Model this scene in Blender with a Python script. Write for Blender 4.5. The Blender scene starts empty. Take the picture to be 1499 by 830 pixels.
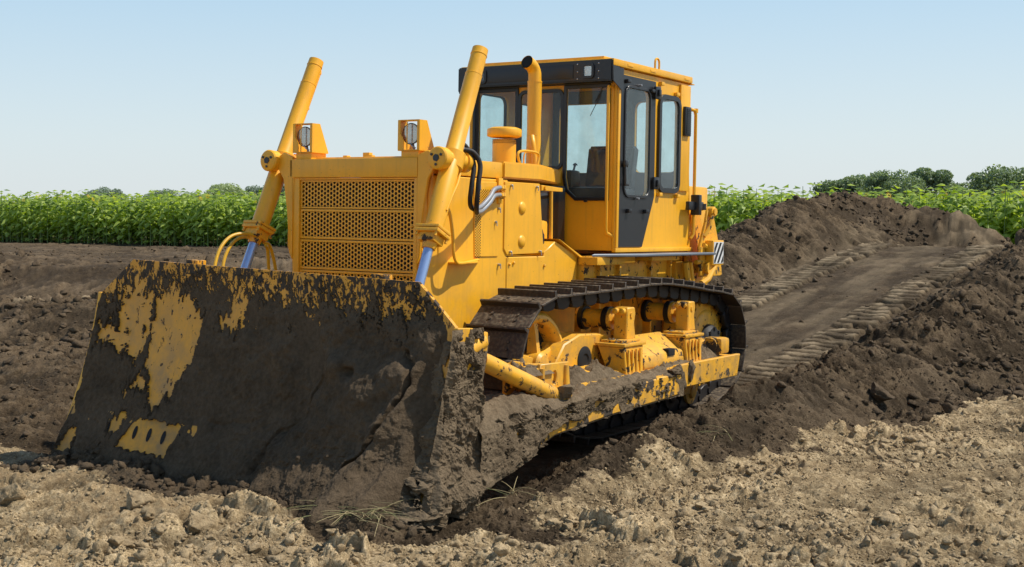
import bpy, bmesh, math, random
import numpy as np
from mathutils import Vector, Matrix, Euler, noise
from mathutils.geometry import tessellate_polygon
random.seed(7); rng = np.random.default_rng(11)
scene = bpy.context.scene
COL = scene.collection
PI = math.pi

# ------------------------------------------------------------------ materials
def new_mat(name):
    m = bpy.data.materials.new(name); m.use_nodes = True
    nt = m.node_tree; nt.nodes.clear()
    out = nt.nodes.new('ShaderNodeOutputMaterial')
    return m, nt, out
def N(nt, t, **kw):
    n = nt.nodes.new(t)
    for k, v in kw.items():
        if k in n.inputs: n.inputs[k].default_value = v
        else: setattr(n, k, v)
    return n
def L(nt, a, b): nt.links.new(a, b)
def noise_node(nt, vec, scale, detail=4, rough=.55, dist=0):
    n = N(nt, 'ShaderNodeTexNoise'); n.inputs['Scale'].default_value = scale
    n.inputs['Detail'].default_value = detail; n.inputs['Roughness'].default_value = rough
    n.inputs['Distortion'].default_value = dist
    L(nt, vec, n.inputs['Vector']); return n.outputs['Fac']
def ramp(nt, fac, stops):
    r = N(nt, 'ShaderNodeValToRGB'); e = r.color_ramp.elements
    while len(e) < len(stops): e.new(.5)
    for i, (p, c) in enumerate(stops):
        e[i].position = p; e[i].color = (c[0], c[1], c[2], 1) if isinstance(c, tuple) else (c, c, c, 1)
    L(nt, fac, r.inputs['Fac']); return r.outputs['Color']
def mix(nt, fac, a, b, mode='MIX'):
    n = N(nt, 'ShaderNodeMix', data_type='RGBA', blend_type=mode)
    for s, v in (('Factor', fac), ('A', a), ('B', b)):
        sock = [i for i in n.inputs if i.name == s and (i.type == 'RGBA' if s != 'Factor' else i.type == 'VALUE')][0]
        if isinstance(v, (tuple, float, int)):
            sock.default_value = (v[0], v[1], v[2], 1) if isinstance(v, tuple) else v
        else: L(nt, v, sock)
    return [o for o in n.outputs if o.type == 'RGBA'][0]
def math_n(nt, op, a, b=None, clamp=False):
    n = N(nt, 'ShaderNodeMath', operation=op); n.use_clamp = clamp
    for i, v in enumerate((a, b)):
        if v is None: continue
        if isinstance(v, (float, int)): n.inputs[i].default_value = v
        else: L(nt, v, n.inputs[i])
    return n.outputs[0]
def bump(nt, h, strength=.3, dist=.01, prev=None):
    b = N(nt, 'ShaderNodeBump'); b.inputs['Strength'].default_value = strength; b.inputs['Distance'].default_value = dist
    L(nt, h, b.inputs['Height'])
    if prev is not None: L(nt, prev, b.inputs['Normal'])
    return b.outputs['Normal']

SOILC = ((.034, .024, .015), (.075, .054, .035))
def paint(name, col, rough=.42, dust=.14, metal=0, grime=None, coat=.1):
    m, nt, out = new_mat(name)
    tc = N(nt, 'ShaderNodeTexCoord').outputs['Object']
    p = N(nt, 'ShaderNodeBsdfPrincipled')
    n1 = noise_node(nt, tc, 3.0, 5, .6); n2 = noise_node(nt, tc, 38, 4, .6)
    c = mix(nt, ramp(nt, n1, [(.3, 0.), (.75, 1.)]), tuple(x*.86 for x in col), tuple(min(1, x*1.05) for x in col))
    if col[0] > .6 and coat > 0:   # faint run-off streaks and stone chips
        ms_ = N(nt, 'ShaderNodeMapping'); ms_.inputs['Scale'].default_value = (9, 9, .8); L(nt, tc, ms_.inputs['Vector'])
        c = mix(nt, ramp(nt, noise_node(nt, ms_.outputs[0], 2.2, 5, .6), [(.50, 0.), (.80, .30)]), c, (.34, .20, .05))
        c = mix(nt, ramp(nt, noise_node(nt, tc, 60, 2, .5), [(.735, 0.), (.75, .8)]), c, (.10, .06, .035))
    geo = N(nt, 'ShaderNodeNewGeometry')
    sep = N(nt, 'ShaderNodeSeparateXYZ'); L(nt, geo.outputs['Normal'], sep.inputs[0])
    up = math_n(nt, 'MULTIPLY_ADD', sep.outputs['Z'], .5, True); nt.nodes[-1].inputs[2].default_value = .25
    d = math_n(nt, 'MULTIPLY', up, ramp(nt, n2, [(.42, 0.), (.72, 1.)]))
    sz = N(nt, 'ShaderNodeSeparateXYZ'); L(nt, tc, sz.inputs[0])
    lowz = N(nt, 'ShaderNodeMapRange', clamp=True); lowz.inputs[1].default_value = 1.5; lowz.inputs[2].default_value = .35; lowz.inputs[3].default_value = 0.; lowz.inputs[4].default_value = .65
    L(nt, sz.outputs['Z'], lowz.inputs[0])
    n3 = noise_node(nt, tc, 7, 6, .65)
    lz = math_n(nt, 'MULTIPLY', lowz.outputs[0], ramp(nt, n3, [(.38, 0.), (.66, 1.)]))
    d = math_n(nt, 'MAXIMUM', math_n(nt, 'MULTIPLY', d, dust, True), math_n(nt, 'MULTIPLY', lz, 1. if dust > .05 and coat > 0 else 0.))
    c = mix(nt, d, c, (.20, .155, .10))
    if grime:   # amount of splashed soil, patchy
        mp = N(nt, 'ShaderNodeMapping'); mp.inputs['Scale'].default_value = (1, 1, .55 if len(grime) > 2 else 1); L(nt, tc, mp.inputs['Vector'])
        g = noise_node(nt, mp.outputs[0], grime[1], 8, .68, .3)
        if len(grime) > 2:
            sg = N(nt, 'ShaderNodeSeparateXYZ'); L(nt, tc, sg.inputs[0])
            tz = N(nt, 'ShaderNodeMapRange', clamp=True); tz.inputs[1].default_value = 1.10; tz.inputs[2].default_value = 1.24; tz.inputs[3].default_value = 0.; tz.inputs[4].default_value = .115
            L(nt, sg.outputs['Z'], tz.inputs[0]); g = math_n(nt, 'ADD', g, tz.outputs[0])
        gm = ramp(nt, g, [(grime[0], 0.), (grime[0]+.03, 1.)])
        s = mix(nt, n2, SOILC[0], SOILC[1])
        c = mix(nt, gm, c, s)
        r = mix(nt, gm, (rough,)*3, (.95,)*3)
        L(nt, r, p.inputs['Roughness'])
        L(nt, bump(nt, gm, .5, .006), p.inputs['Normal'])
    else:
        r = mix(nt, n1, (rough*.8,)*3, (min(1, rough*1.3),)*3); r2 = mix(nt, d, r, (.9,)*3)
        L(nt, r2, p.inputs['Roughness'])
        L(nt, bump(nt, n1, .06, .02), p.inputs['Normal'])
    L(nt, c, p.inputs['Base Color']); p.inputs['Metallic'].default_value = metal
    p.inputs['Coat Weight'].default_value = coat; p.inputs['Coat Roughness'].default_value = .25
    L(nt, p.outputs[0], out.inputs[0]); return m
YEL = (.95, .465, .017)
M_yel = paint('yellow_paint', YEL)
M_blade = paint('yellow_paint_scoured', (.86, .385, .016), .5, .2, grime=(.595, 24, 1))
M_yel2 = paint('yellow_paint_grimy', YEL, .5, .8, grime=(.575, 11))
M_yel3 = paint('yellow_paint_muddy', YEL, .5, .9, grime=(.52, 6))
M_lemon = paint('hose_yellow', (.75, .42, .012), .4, .2)
M_blk = paint('black_paint', (.016, .017, .02), .38, .12)
M_rub = paint('black_rubber', (.012, .012, .013), .6, .25, coat=0)
M_dark = paint('dark_void', (.006, .006, .006), .8, 0, coat=0)
M_rad = paint('radiator_core', (.018, .017, .017), .7, .2, coat=0)
M_steel = paint('track_steel', (.050, .038, .030), .5, 1.7, .35, coat=0)
M_steel2 = paint('track_chain_steel', (.022, .022, .026), .42, .4, .5, coat=0)
M_grey = paint('braided_hose', (.42, .43, .45), .35, .2, .6, coat=0)
M_chrome = paint('chrome_blue_rod', (.36, .50, .78), .30, .05, .55, coat=.3)
M_plate = paint('bare_step_plate', (.20, .23, .27), .45, .3, .5, coat=0)
M_white = paint('white_plate', (.8, .8, .78), .5, .2)
M_seat = paint('seat_vinyl', (.03, .035, .05), .5, .1)
M_lin = paint('cab_lining', (.10, .12, .15), .6, .1, coat=0)
M_silver = paint('reflector', (.75, .75, .76), .18, .0, .9)
M_edge = paint('cutting_edge_yellow', (.84, .37, .016), .55, .12)

def glass(name, tint=(.90, .96, .96), alpha=.16, dust=.05):
    m, nt, out = new_mat(name)
    tr = N(nt, 'ShaderNodeBsdfTransparent'); tr.inputs[0].default_value = (*tint, 1)
    gl = N(nt, 'ShaderNodeBsdfGlossy'); gl.inputs['Roughness'].default_value = .03; gl.inputs[0].default_value = (.9, .95, 1, 1)
    fr = N(nt, 'ShaderNodeLayerWeight'); fr.inputs['Blend'].default_value = .5
    f = math_n(nt, 'MULTIPLY_ADD', math_n(nt, 'POWER', fr.outputs['Facing'], 4.), .55, True); nt.nodes[-1].inputs[2].default_value = alpha*.15
    ms = N(nt, 'ShaderNodeMixShader'); L(nt, f, ms.inputs[0]); L(nt, tr.outputs[0], ms.inputs[1]); L(nt, gl.outputs[0], ms.inputs[2])
    df = N(nt, 'ShaderNodeBsdfDiffuse'); df.inputs[0].default_value = (.35, .38, .38, 1)
    tc = N(nt, 'ShaderNodeTexCoord').outputs['Object']
    dn = ramp(nt, noise_node(nt, tc, 6, 5, .6), [(.35, dust*.4), (.8, dust*2.2)])
    m2 = N(nt, 'ShaderNodeMixShader'); L(nt, dn, m2.inputs[0]); L(nt, ms.outputs[0], m2.inputs[1]); L(nt, df.outputs[0], m2.inputs[2])
    L(nt, m2.outputs[0], out.inputs[0]); return m
M_glass = glass('window_glass'); M_lens = glass('lamp_glass', (.95, .93, .9), .25, .04)

def soil_mat(name, c0, c1, scale=14, bs=.6, bd=.02):
    m, nt, out = new_mat(name)
    tc = N(nt, 'ShaderNodeTexCoord').outputs['Object']
    p = N(nt, 'ShaderNodeBsdfPrincipled'); p.inputs['Roughness'].default_value = .95; p.inputs['Specular IOR Level'].default_value = .15
    a = noise_node(nt, tc, scale*.25, 6, .65); b = noise_node(nt, tc, scale*2.2, 8, .7); c_ = noise_node(nt, tc, scale*9, 3, .7)
    f = math_n(nt, 'ADD', math_n(nt, 'MULTIPLY', a, .5), math_n(nt, 'MULTIPLY', b, .5))
    L(nt, ramp(nt, f, [(.32, c0), (.68, c1)]), p.inputs['Base Color'])
    n1 = bump(nt, b, bs*1.5, bd); n2 = bump(nt, c_, bs*1.3, bd*.3, n1)
    L(nt, n2, p.inputs['Normal']); L(nt, p.outputs[0], out.inputs[0]); return m
M_soil = soil_mat('topsoil', (.048, .033, .019), (.160, .115, .072))
M_soilt = soil_mat('drying_topsoil', (.085, .060, .036), (.25, .187, .118))
M_clod = soil_mat('pale_clay', (.20, .14, .075), (.60, .455, .27))

def ground_mat():
    m, nt, out = new_mat('ground_soil')
    tc = N(nt, 'ShaderNodeTexCoord').outputs['Object']
    p = N(nt, 'ShaderNodeBsdfPrincipled'); p.inputs['Roughness'].default_value = .97; p.inputs['Specular IOR Level'].default_value = .12
    la = N(nt, 'ShaderNodeAttribute'); la.attribute_name = 'pale'; lp = la.outputs['Fac']
    hi = N(nt, 'ShaderNodeAttribute'); hi.attribute_name = 'crest'; hp = hi.outputs['Fac']
    im = N(nt, 'ShaderNodeAttribute'); im.attribute_name = 'pressed'; ip = im.outputs['Fac']
    big = noise_node(nt, tc, .8, 5, .6); mid = noise_node(nt, tc, 7, 7, .7); fine = noise_node(nt, tc, 45, 6, .75); grit = noise_node(nt, tc, 160, 3, .7)
    f = math_n(nt, 'ADD', math_n(nt, 'MULTIPLY', mid, .45), math_n(nt, 'MULTIPLY', fine, .55))
    dark = ramp(nt, f, [(.36, (.040, .026, .014)), (.50, (.108, .075, .044)), (.64, (.215, .158, .096))])
    dark = mix(nt, ramp(nt, big, [(.4, 0.), (.7, .55)]), dark, (.165, .122, .078))
    pale = ramp(nt, f, [(.37, (.17, .11, .055)), (.50, (.52, .385, .215)), (.62, (.92, .72, .44))])
    pale = mix(nt, ramp(nt, big, [(.42, 0.), (.60, .50)]), pale, (.27, .19, .105))
    pm = math_n(nt, 'ADD', lp, math_n(nt, 'MULTIPLY', math_n(nt, 'SUBTRACT', mid, .5), 1.1))
    pm = ramp(nt, pm, [(.40, 0.), (.60, 1.)])
    c = mix(nt, pm, dark, pale)
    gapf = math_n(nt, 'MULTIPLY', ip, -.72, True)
    c = mix(nt, gapf, c, (.018, .012, .008))  # shade in the grooves between track prints, painted near black
    c = mix(nt, math_n(nt, 'MULTIPLY', ip, .9, True), c, (.38, .29, .18))
    hp2 = ramp(nt, hp, [(0., .58), (.30, 1.0), (1., 1.30)])  # relief shading painted in: hollows darkened, clod tops lightened
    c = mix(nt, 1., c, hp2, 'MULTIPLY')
    L(nt, c, p.inputs['Base Color'])
    n = bump(nt, mid, .5, .06); n = bump(nt, fine, 1., .028, n); n = bump(nt, grit, .8, .008, n)
    L(nt, n, p.inputs['Normal']); L(nt, p.outputs[0], out.inputs[0]); return m
M_ground = ground_mat()

def leaf_mat(name, c0, c1, trans=.45, scale=3.0):
    m, nt, out = new_mat(name)
    geo = N(nt, 'ShaderNodeNewGeometry')
    tc = N(nt, 'ShaderNodeTexCoord').outputs['Object']
    r = geo.outputs['Random Per Island']
    n = noise_node(nt, tc, scale, 3, .5)
    f = math_n(nt, 'ADD', math_n(nt, 'MULTIPLY', r, .6), math_n(nt, 'MULTIPLY', n, .4))
    c = ramp(nt, f, [(.15, c0), (.85, c1)])
    d = N(nt, 'ShaderNodeBsdfPrincipled'); d.inputs['Roughness'].default_value = .5; L(nt, c, d.inputs['Base Color'])
    d.inputs['Specular IOR Level'].default_value = .4
    t = N(nt, 'ShaderNodeBsdfTranslucent'); L(nt, mix(nt, 1., c, (1.5, 1.5, .5), 'MULTIPLY'), t.inputs[0])
    ms = N(nt, 'ShaderNodeMixShader'); ms.inputs[0].default_value = trans
    L(nt, d.outputs[0], ms.inputs[1]); L(nt, t.outputs[0], ms.inputs[2]); L(nt, ms.outputs[0], out.inputs[0]); return m
M_leaf = leaf_mat('sunflower_leaf', (.12, .21, .022), (.46, .56, .12))
M_stalk = leaf_mat('sunflower_stalk', (.13, .20, .05), (.24, .33, .10), .1)
M_petal = leaf_mat('sunflower_petal', (.75, .42, .01), (.85, .55, .02), .3)
M_tree = leaf_mat('tree_leaf_hazy', (.135, .195, .115), (.27, .35, .20), .3, .3)  # distance haze painted into the leaf colour
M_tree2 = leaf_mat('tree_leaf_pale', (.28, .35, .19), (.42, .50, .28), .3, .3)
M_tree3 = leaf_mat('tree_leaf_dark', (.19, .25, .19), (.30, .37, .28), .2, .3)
M_bark = paint('bark', (.10, .08, .06), .9, .2, coat=0)
M_straw = paint('dry_straw', (.42, .34, .17), .8, .2, coat=0)
M_straw2 = paint('green_straw', (.22, .22, .085), .8, .2, coat=0)

# ------------------------------------------------------------------ object helpers
def link(name, me, mats, parent=None):
    o = bpy.data.objects.new(name, me); COL.objects.link(o)
    for m in (mats if isinstance(mats, (list, tuple)) else [mats]): me.materials.append(m)
    if parent is not None: o.parent = parent
    return o
def tag(o, label=None, cat=None, group=None, kind=None):
    if label: o['label'] = label
    if cat: o['category'] = cat
    if group: o['group'] = group
    if kind: o['kind'] = kind
    return o
def np_mesh(name, V, F, mats, parent=None, smooth=True, attrs=None, mi=None):
    V = np.asarray(V, np.float32); F = np.asarray(F, np.int32)
    me = bpy.data.meshes.new(name); k = F.shape[1]
    me.vertices.add(len(V)); me.vertices.foreach_set('co', V.ravel())
    me.loops.add(F.size); me.loops.foreach_set('vertex_index', F.ravel())
    me.polygons.add(len(F)); me.polygons.foreach_set('loop_start', np.arange(0, F.size, k, dtype=np.int32))
    me.polygons.foreach_set('loop_total', np.full(len(F), k, np.int32))
    if smooth: me.polygons.foreach_set('use_smooth', np.ones(len(F), bool))
    me.update(calc_edges=True)
    o = link(name, me, mats, parent)
    if mi is not None: me.polygons.foreach_set('material_index', np.asarray(mi, np.int32))
    for a, v in (attrs or {}).items():
        at = me.attributes.new(a, 'FLOAT', 'POINT'); at.data.foreach_set('value', np.asarray(v, np.float32))
    return o
class MB:
    def __init__(s): s.bm = bmesh.new(); s.mi = 0
    def _merge(s, b):
        for f in b.faces: f.material_index = s.mi
        me = bpy.data.meshes.new('tmp'); b.to_mesh(me); b.free(); s.bm.from_mesh(me); bpy.data.meshes.remove(me)
    def box(s, x0, x1, y0, y1, z0, z1, bev=.006, mat=None, seg=2):
        b = bmesh.new(); bmesh.ops.create_cube(b, size=1)
        sx, sy, sz = abs(x1-x0), abs(y1-y0), abs(z1-z0)
        for v in b.verts: v.co = Vector((v.co.x*sx, v.co.y*sy, v.co.z*sz))
        if bev: bmesh.ops.bevel(b, geom=b.edges[:], offset=min(bev, .45*min(sx, sy, sz)), segments=seg, affect='EDGES', profile=.6)
        T = Matrix.Translation(((x0+x1)/2, (y0+y1)/2, (z0+z1)/2))
        b.transform(mat @ T if mat else T); s._merge(b); return s
    def prism(s, poly, axis, a0, a1, bev=.005, holes=(), seg=1):
        """poly: 2D outline in the plane normal to axis ('X': y,z  'Y': x,z  'Z': x,y)"""
        loops = [list(poly)]+[list(h) for h in holes]
        def P(q, a):
            return {'X': (a, q[0], q[1]), 'Y': (q[0], a, q[1]), 'Z': (q[0], q[1], a)}[axis]
        tris = tessellate_polygon([[Vector((q[0], q[1], 0)) for q in l] for l in loops])
        b = bmesh.new(); flat = [q for l in loops for q in l]
        A = [b.verts.new(P(q, a0)) for q in flat]; B = [b.verts.new(P(q, a1)) for q in flat]
        for t in tris:
            if len(set(t)) < 3: continue
            try: b.faces.new([A[i] for i in t]); b.faces.new([B[i] for i in reversed(t)])
            except ValueError: pass
        k = 0
        for l in loops:
            n = len(l)
            for i in range(n):
                j = (i+1) % n
                b.faces.new([A[k+i], A[k+j], B[k+j], B[k+i]])
            k += n
        bmesh.ops.recalc_face_normals(b, faces=b.faces[:])
        if bev:
            if not holes: bmesh.ops.dissolve_limit(b, angle_limit=.01, verts=b.verts[:], edges=b.edges[:])
            ed = [e for e in b.edges if len(e.link_faces) == 2 and e.calc_face_angle(0) > .6]
            bmesh.ops.bevel(b, geom=ed, offset=bev, segments=seg, affect='EDGES', clamp_overlap=True)
        s._merge(b); return s
    def tube(s, pts, r, seg=12, smooth=True, caps=True):
        pts = [Vector(p) for p in pts]; n = len(pts); rr = r if isinstance(r, (list, tuple)) else [r]*n
        b = bmesh.new(); rings = []; t0 = (pts[1]-pts[0]).normalized()
        u = t0.orthogonal().normalized()
        for i, p in enumerate(pts):
            t = (pts[min(i+1, n-1)]-pts[max(i-1, 0)]).normalized()
            u = (u-t*u.dot(t)).normalized(); w = t.cross(u)
            rings.append([b.verts.new(p+(u*math.cos(2*PI*k/seg)+w*math.sin(2*PI*k/seg))*rr[i]) for k in range(seg)])
        for a, c in zip(rings, rings[1:]):
            for k in range(seg):
                f = b.faces.new([a[k], a[(k+1) % seg], c[(k+1) % seg], c[k]]); f.smooth = smooth
        if caps: b.faces.new(rings[0][::-1]); b.faces.new(rings[-1])
        s._merge(b); return s
    def lathe(s, prof, p0, d, seg=28, smooth=True, caps=True):
        """prof: (distance along d, radius) pairs"""
        p0 = Vector(p0); d = Vector(d).normalized(); u = d.orthogonal().normalized(); w = d.cross(u)
        b = bmesh.new(); rings = []
        for a, r in prof:
            rings.append([b.verts.new(p0+d*a+(u*math.cos(2*PI*k/seg)+w*math.sin(2*PI*k/seg))*max(r, 1e-4)) for k in range(seg)])
        for (A, pa), (B, pb) in zip(zip(rings, prof), zip(rings[1:], prof[1:])):
            for k in range(seg):
                f = b.faces.new([A[k], A[(k+1) % seg], B[(k+1) % seg], B[k]]); f.smooth = smooth
        if caps: b.faces.new(rings[0][::-1]); b.faces.new(rings[-1])
        s._merge(b); return s
    def dome(s, c, r, d, flat=.5, seg=20):
        return s.lathe([(0, r)]+[(r*flat*math.sin(a), r*math.cos(a)) for a in (.4, .8, 1.15, 1.4, 1.56)], c, d, seg)
    def each(s, name, mats, parent=None):
        # one object per separate piece
        bm = s.bm; bm.verts.ensure_lookup_table(); bm.faces.ensure_lookup_table(); seen = set(); isl = []
        for f in bm.faces:
            if f.index in seen: continue
            st = [f]; seen.add(f.index); fs = []
            while st:
                g_ = st.pop(); fs.append(g_.index)
                for e in g_.edges:
                    for h_ in e.link_faces:
                        if h_.index not in seen: seen.add(h_.index); st.append(h_)
            vs = [v.co for i in fs for v in bm.faces[i].verts]
            isl.append((fs, [min(v[k] for v in vs)-.003 for k in range(3)], [max(v[k] for v in vs)+.003 for k in range(3)]))
        ch = True
        while ch:
            ch = False
            for i in range(len(isl)):
                for j in range(i+1, len(isl)):
                    A, B = isl[i], isl[j]
                    if all(A[1][k] <= B[2][k] and B[1][k] <= A[2][k] for k in range(3)):
                        isl[i] = (A[0]+B[0], [min(A[1][k], B[1][k]) for k in range(3)], [max(A[2][k], B[2][k]) for k in range(3)]); isl.pop(j); ch = True; break
                if ch: break
        bmesh.ops.recalc_face_normals(bm, faces=bm.faces[:]); out = []
        for fs, _, _ in isl:
            used = {}; V = []; F = []; MI = []
            for i in fs:
                f = bm.faces[i]; MI.append(f.material_index); q = []
                for v in f.verts:
                    if v.index not in used: used[v.index] = len(V); V.append(v.co[:])
                    q.append(used[v.index])
                F.append(q)
            me = bpy.data.meshes.new(name); me.from_pydata(V, [], F); me.polygons.foreach_set('material_index', MI)
            me.polygons.foreach_set('use_smooth', [bm.faces[i].smooth for i in fs]); me.update(); me.set_sharp_from_angle(angle=math.radians(34)); out.append(link(name, me, mats, parent))
        bm.free(); return out
    def build(s, name, mats, parent=None, auto=True):
        bmesh.ops.recalc_face_normals(s.bm, faces=s.bm.faces[:]) if len(s.bm.faces) < 60000 else None
        me = bpy.data.meshes.new(name); s.bm.to_mesh(me); s.bm.free(); me.set_sharp_from_angle(angle=math.radians(34))
        return link(name, me, mats, parent)
def spline(pts, n=24):
    """Catmull-Rom through pts"""
    P = [Vector(p) for p in pts]; P = [P[0]*2-P[1]]+P+[P[-1]*2-P[-2]]; out = []
    m = len(P)-3
    for i in range(m):
        for k in range(n//m+1):
            t = k/(n//m+1); a, b, c, d = P[i:i+4]
            out.append(.5*((2*b)+(c-a)*t+(2*a-5*b+4*c-d)*t*t+(3*b-a-3*c+d)*t**3))
    out.append(P[-2]); return out
def rrect(x0, x1, y0, y1, r, n=5):
    out = []
    for cx, cy, a in ((x1-r, y1-r, 0), (x0+r, y1-r, PI/2), (x0+r, y0+r, PI), (x1-r, y0+r, 1.5*PI)):
        for k in range(n+1): t = a+PI/2*k/n; out.append((cx+r*math.cos(t), cy+r*math.sin(t)))
    return out
def grow(poly, d):
    n = len(poly); A = sum(poly[i][0]*poly[(i+1) % n][1]-poly[(i+1) % n][0]*poly[i][1] for i in range(n)); sg = 1 if A > 0 else -1
    out = []
    for i in range(n):
        p, q, r = Vector(poly[i-1]), Vector(poly[i]), Vector(poly[(i+1) % n])
        e1 = (q-p).normalized(); e2 = (r-q).normalized(); n1 = Vector((e1.y, -e1.x)); n2 = Vector((e2.y, -e2.x)); b = (n1+n2)
        b = b/max(b.length_squared/2, .3); out.append(tuple(q+b*d*sg))
    return out

# ------------------------------------------------------------------ numpy noise
def _h(i, j, s):
    i = i.astype(np.int64); j = j.astype(np.int64)
    n = (i*374761393+j*668265263+s*982451653) & 0xffffffff
    n = ((n ^ (n >> 13))*1274126177) & 0xffffffff
    n = ((n ^ (n >> 16))*2246822519) & 0xffffffff
    return ((n ^ (n >> 15)) & 0xffffff)/float(0xffffff)
def vn(x, y, s=0):
    i = np.floor(x); j = np.floor(y); fx = x-i; fy = y-j
    u = fx*fx*fx*(fx*(fx*6-15)+10); v = fy*fy*fy*(fy*(fy*6-15)+10)
    a = _h(i, j, s); b = _h(i+1, j, s); c = _h(i, j+1, s); d = _h(i+1, j+1, s)
    return ((a*(1-u)+b*u)*(1-v)+(c*(1-u)+d*u)*v)*2-1
def fbm(x, y, s=0, o=5, g=.5):
    t = 0; a = 1
    for k in range(o): t = t+a*vn(x+k*17.3, y-k*9.1, s+k); x = x*2.03; y = y*2.03; a *= g
    return t
def domes(x, y, size, s, fill=.8):
    """rounded clods on a jittered grid; returns height in units of size"""
    wx = x+size*.55*vn(x/size*1.6, y/size*1.6, s+50)+size*.28*vn(x/size*4.3, y/size*4.3, s+60)
    wy = y+size*.55*vn(x/size*1.6, y/size*1.6, s+51)+size*.28*vn(x/size*4.3, y/size*4.3, s+61)
    X = wx/size; Y = wy/size; i = np.floor(X); j = np.floor(Y); out = np.zeros_like(x)
    for di in (-1, 0, 1):
        for dj in (-1, 0, 1):
            a = i+di; b = j+dj
            cx = a+.15+.7*_h(a, b, s); cy = b+.15+.7*_h(a, b, s+1)
            r = (.22+.42*_h(a, b, s+2)**1.5); on = (_h(a, b, s+3) < fill)
            th = _h(a, b, s+4)*PI; e = .65+.6*_h(a, b, s+5)
            dx = X-cx; dy = Y-cy; ux = (dx*np.cos(th)+dy*np.sin(th))*e; uy = (-dx*np.sin(th)+dy*np.cos(th))/e
            q = 1-(ux*ux+uy*uy)/(r*r)
            dome = np.clip(q, 0, 1)**.38*r*(.6+.6*_h(a, b, s+6))
            g1 = (_h(a, b, s+7)-.5)*2.2; g2 = (_h(a, b, s+8)-.5)*2.2; g3 = (_h(a, b, s+9)-.5)*3
            top = r*(.30+.45*_h(a, b, s+6))+dx*g1+dy*g2; top2 = r*.75+dx*g2*1.3-dy*g3
            out = np.maximum(out, np.where(on, np.clip(np.minimum(np.minimum(dome, top), top2), 0, 9), 0))
    return out
def sst(a, b, x): t = np.clip((x-a)/(b-a), 0, 1); return t*t*(3-2*t)

# ------------------------------------------------------------------ terrain
RX = np.array([-22, -20, -18, -16.5, -15.6, -15.05, -13.27, -11.37, -9.75, -8.35, -7.14, -6.07, -5.12, -4.2, 10.])
RZ = np.array([0, 0, .45, .98, 1.07, 1.05, .87, .65, .47, .30, .18, .08, .01, 0, 0.])
BERM1 = [(-4.5, -2.3, .05), (-6, -2.5, .4), (-8, -2.6, .75), (-10, -2.6, 1.0), (-12.4, -2.5, 1.22), (-13.9, -2.5, 1.55), (-15.4, -2.5, 1.78), (-17, -2.5, 1.94), (-18.6, -2.45, 2.0),
         (-19, -2., 1.95), (-19.2, -1.5, 1.84), (-19.3, -1., 1.74), (-19.2, -.6, 1.62), (-19, -.3, 1.38), (-18.9, 0, 1.05), (-18.8, .4, .5)]
BERM2 = [(.5, 1.85, .05), (-.4, 1.82, .12), (-1.2, 1.84, .20), (-2.5, 1.92, .27), (-4.2, 2.0, .33), (-5.5, 2.1, .42), (-7, 2.12, .60), (-9, 2.15, .84), (-11, 2.2, 1.06), (-13, 2.25, 1.25), (-14.5, 2.3, 1.38), (-16.2, 2.4, 1.2), (-18, 2.4, .3)]
def ridge(x, y, P, slope, rnd):
    best = np.full_like(x, -9.)
    for (ax, ay, az), (bx, by, bz) in zip(P, P[1:]):
        dx, dy = bx-ax, by-ay; t = np.clip(((x-ax)*dx+(y-ay)*dy)/(dx*dx+dy*dy), 0, 1)
        d = np.hypot(x-ax-t*dx, y-ay-t*dy)
        best = np.maximum(best, az+t*(bz-az)-slope*(np.sqrt(d*d+rnd*rnd)-rnd))
    return best
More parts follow.
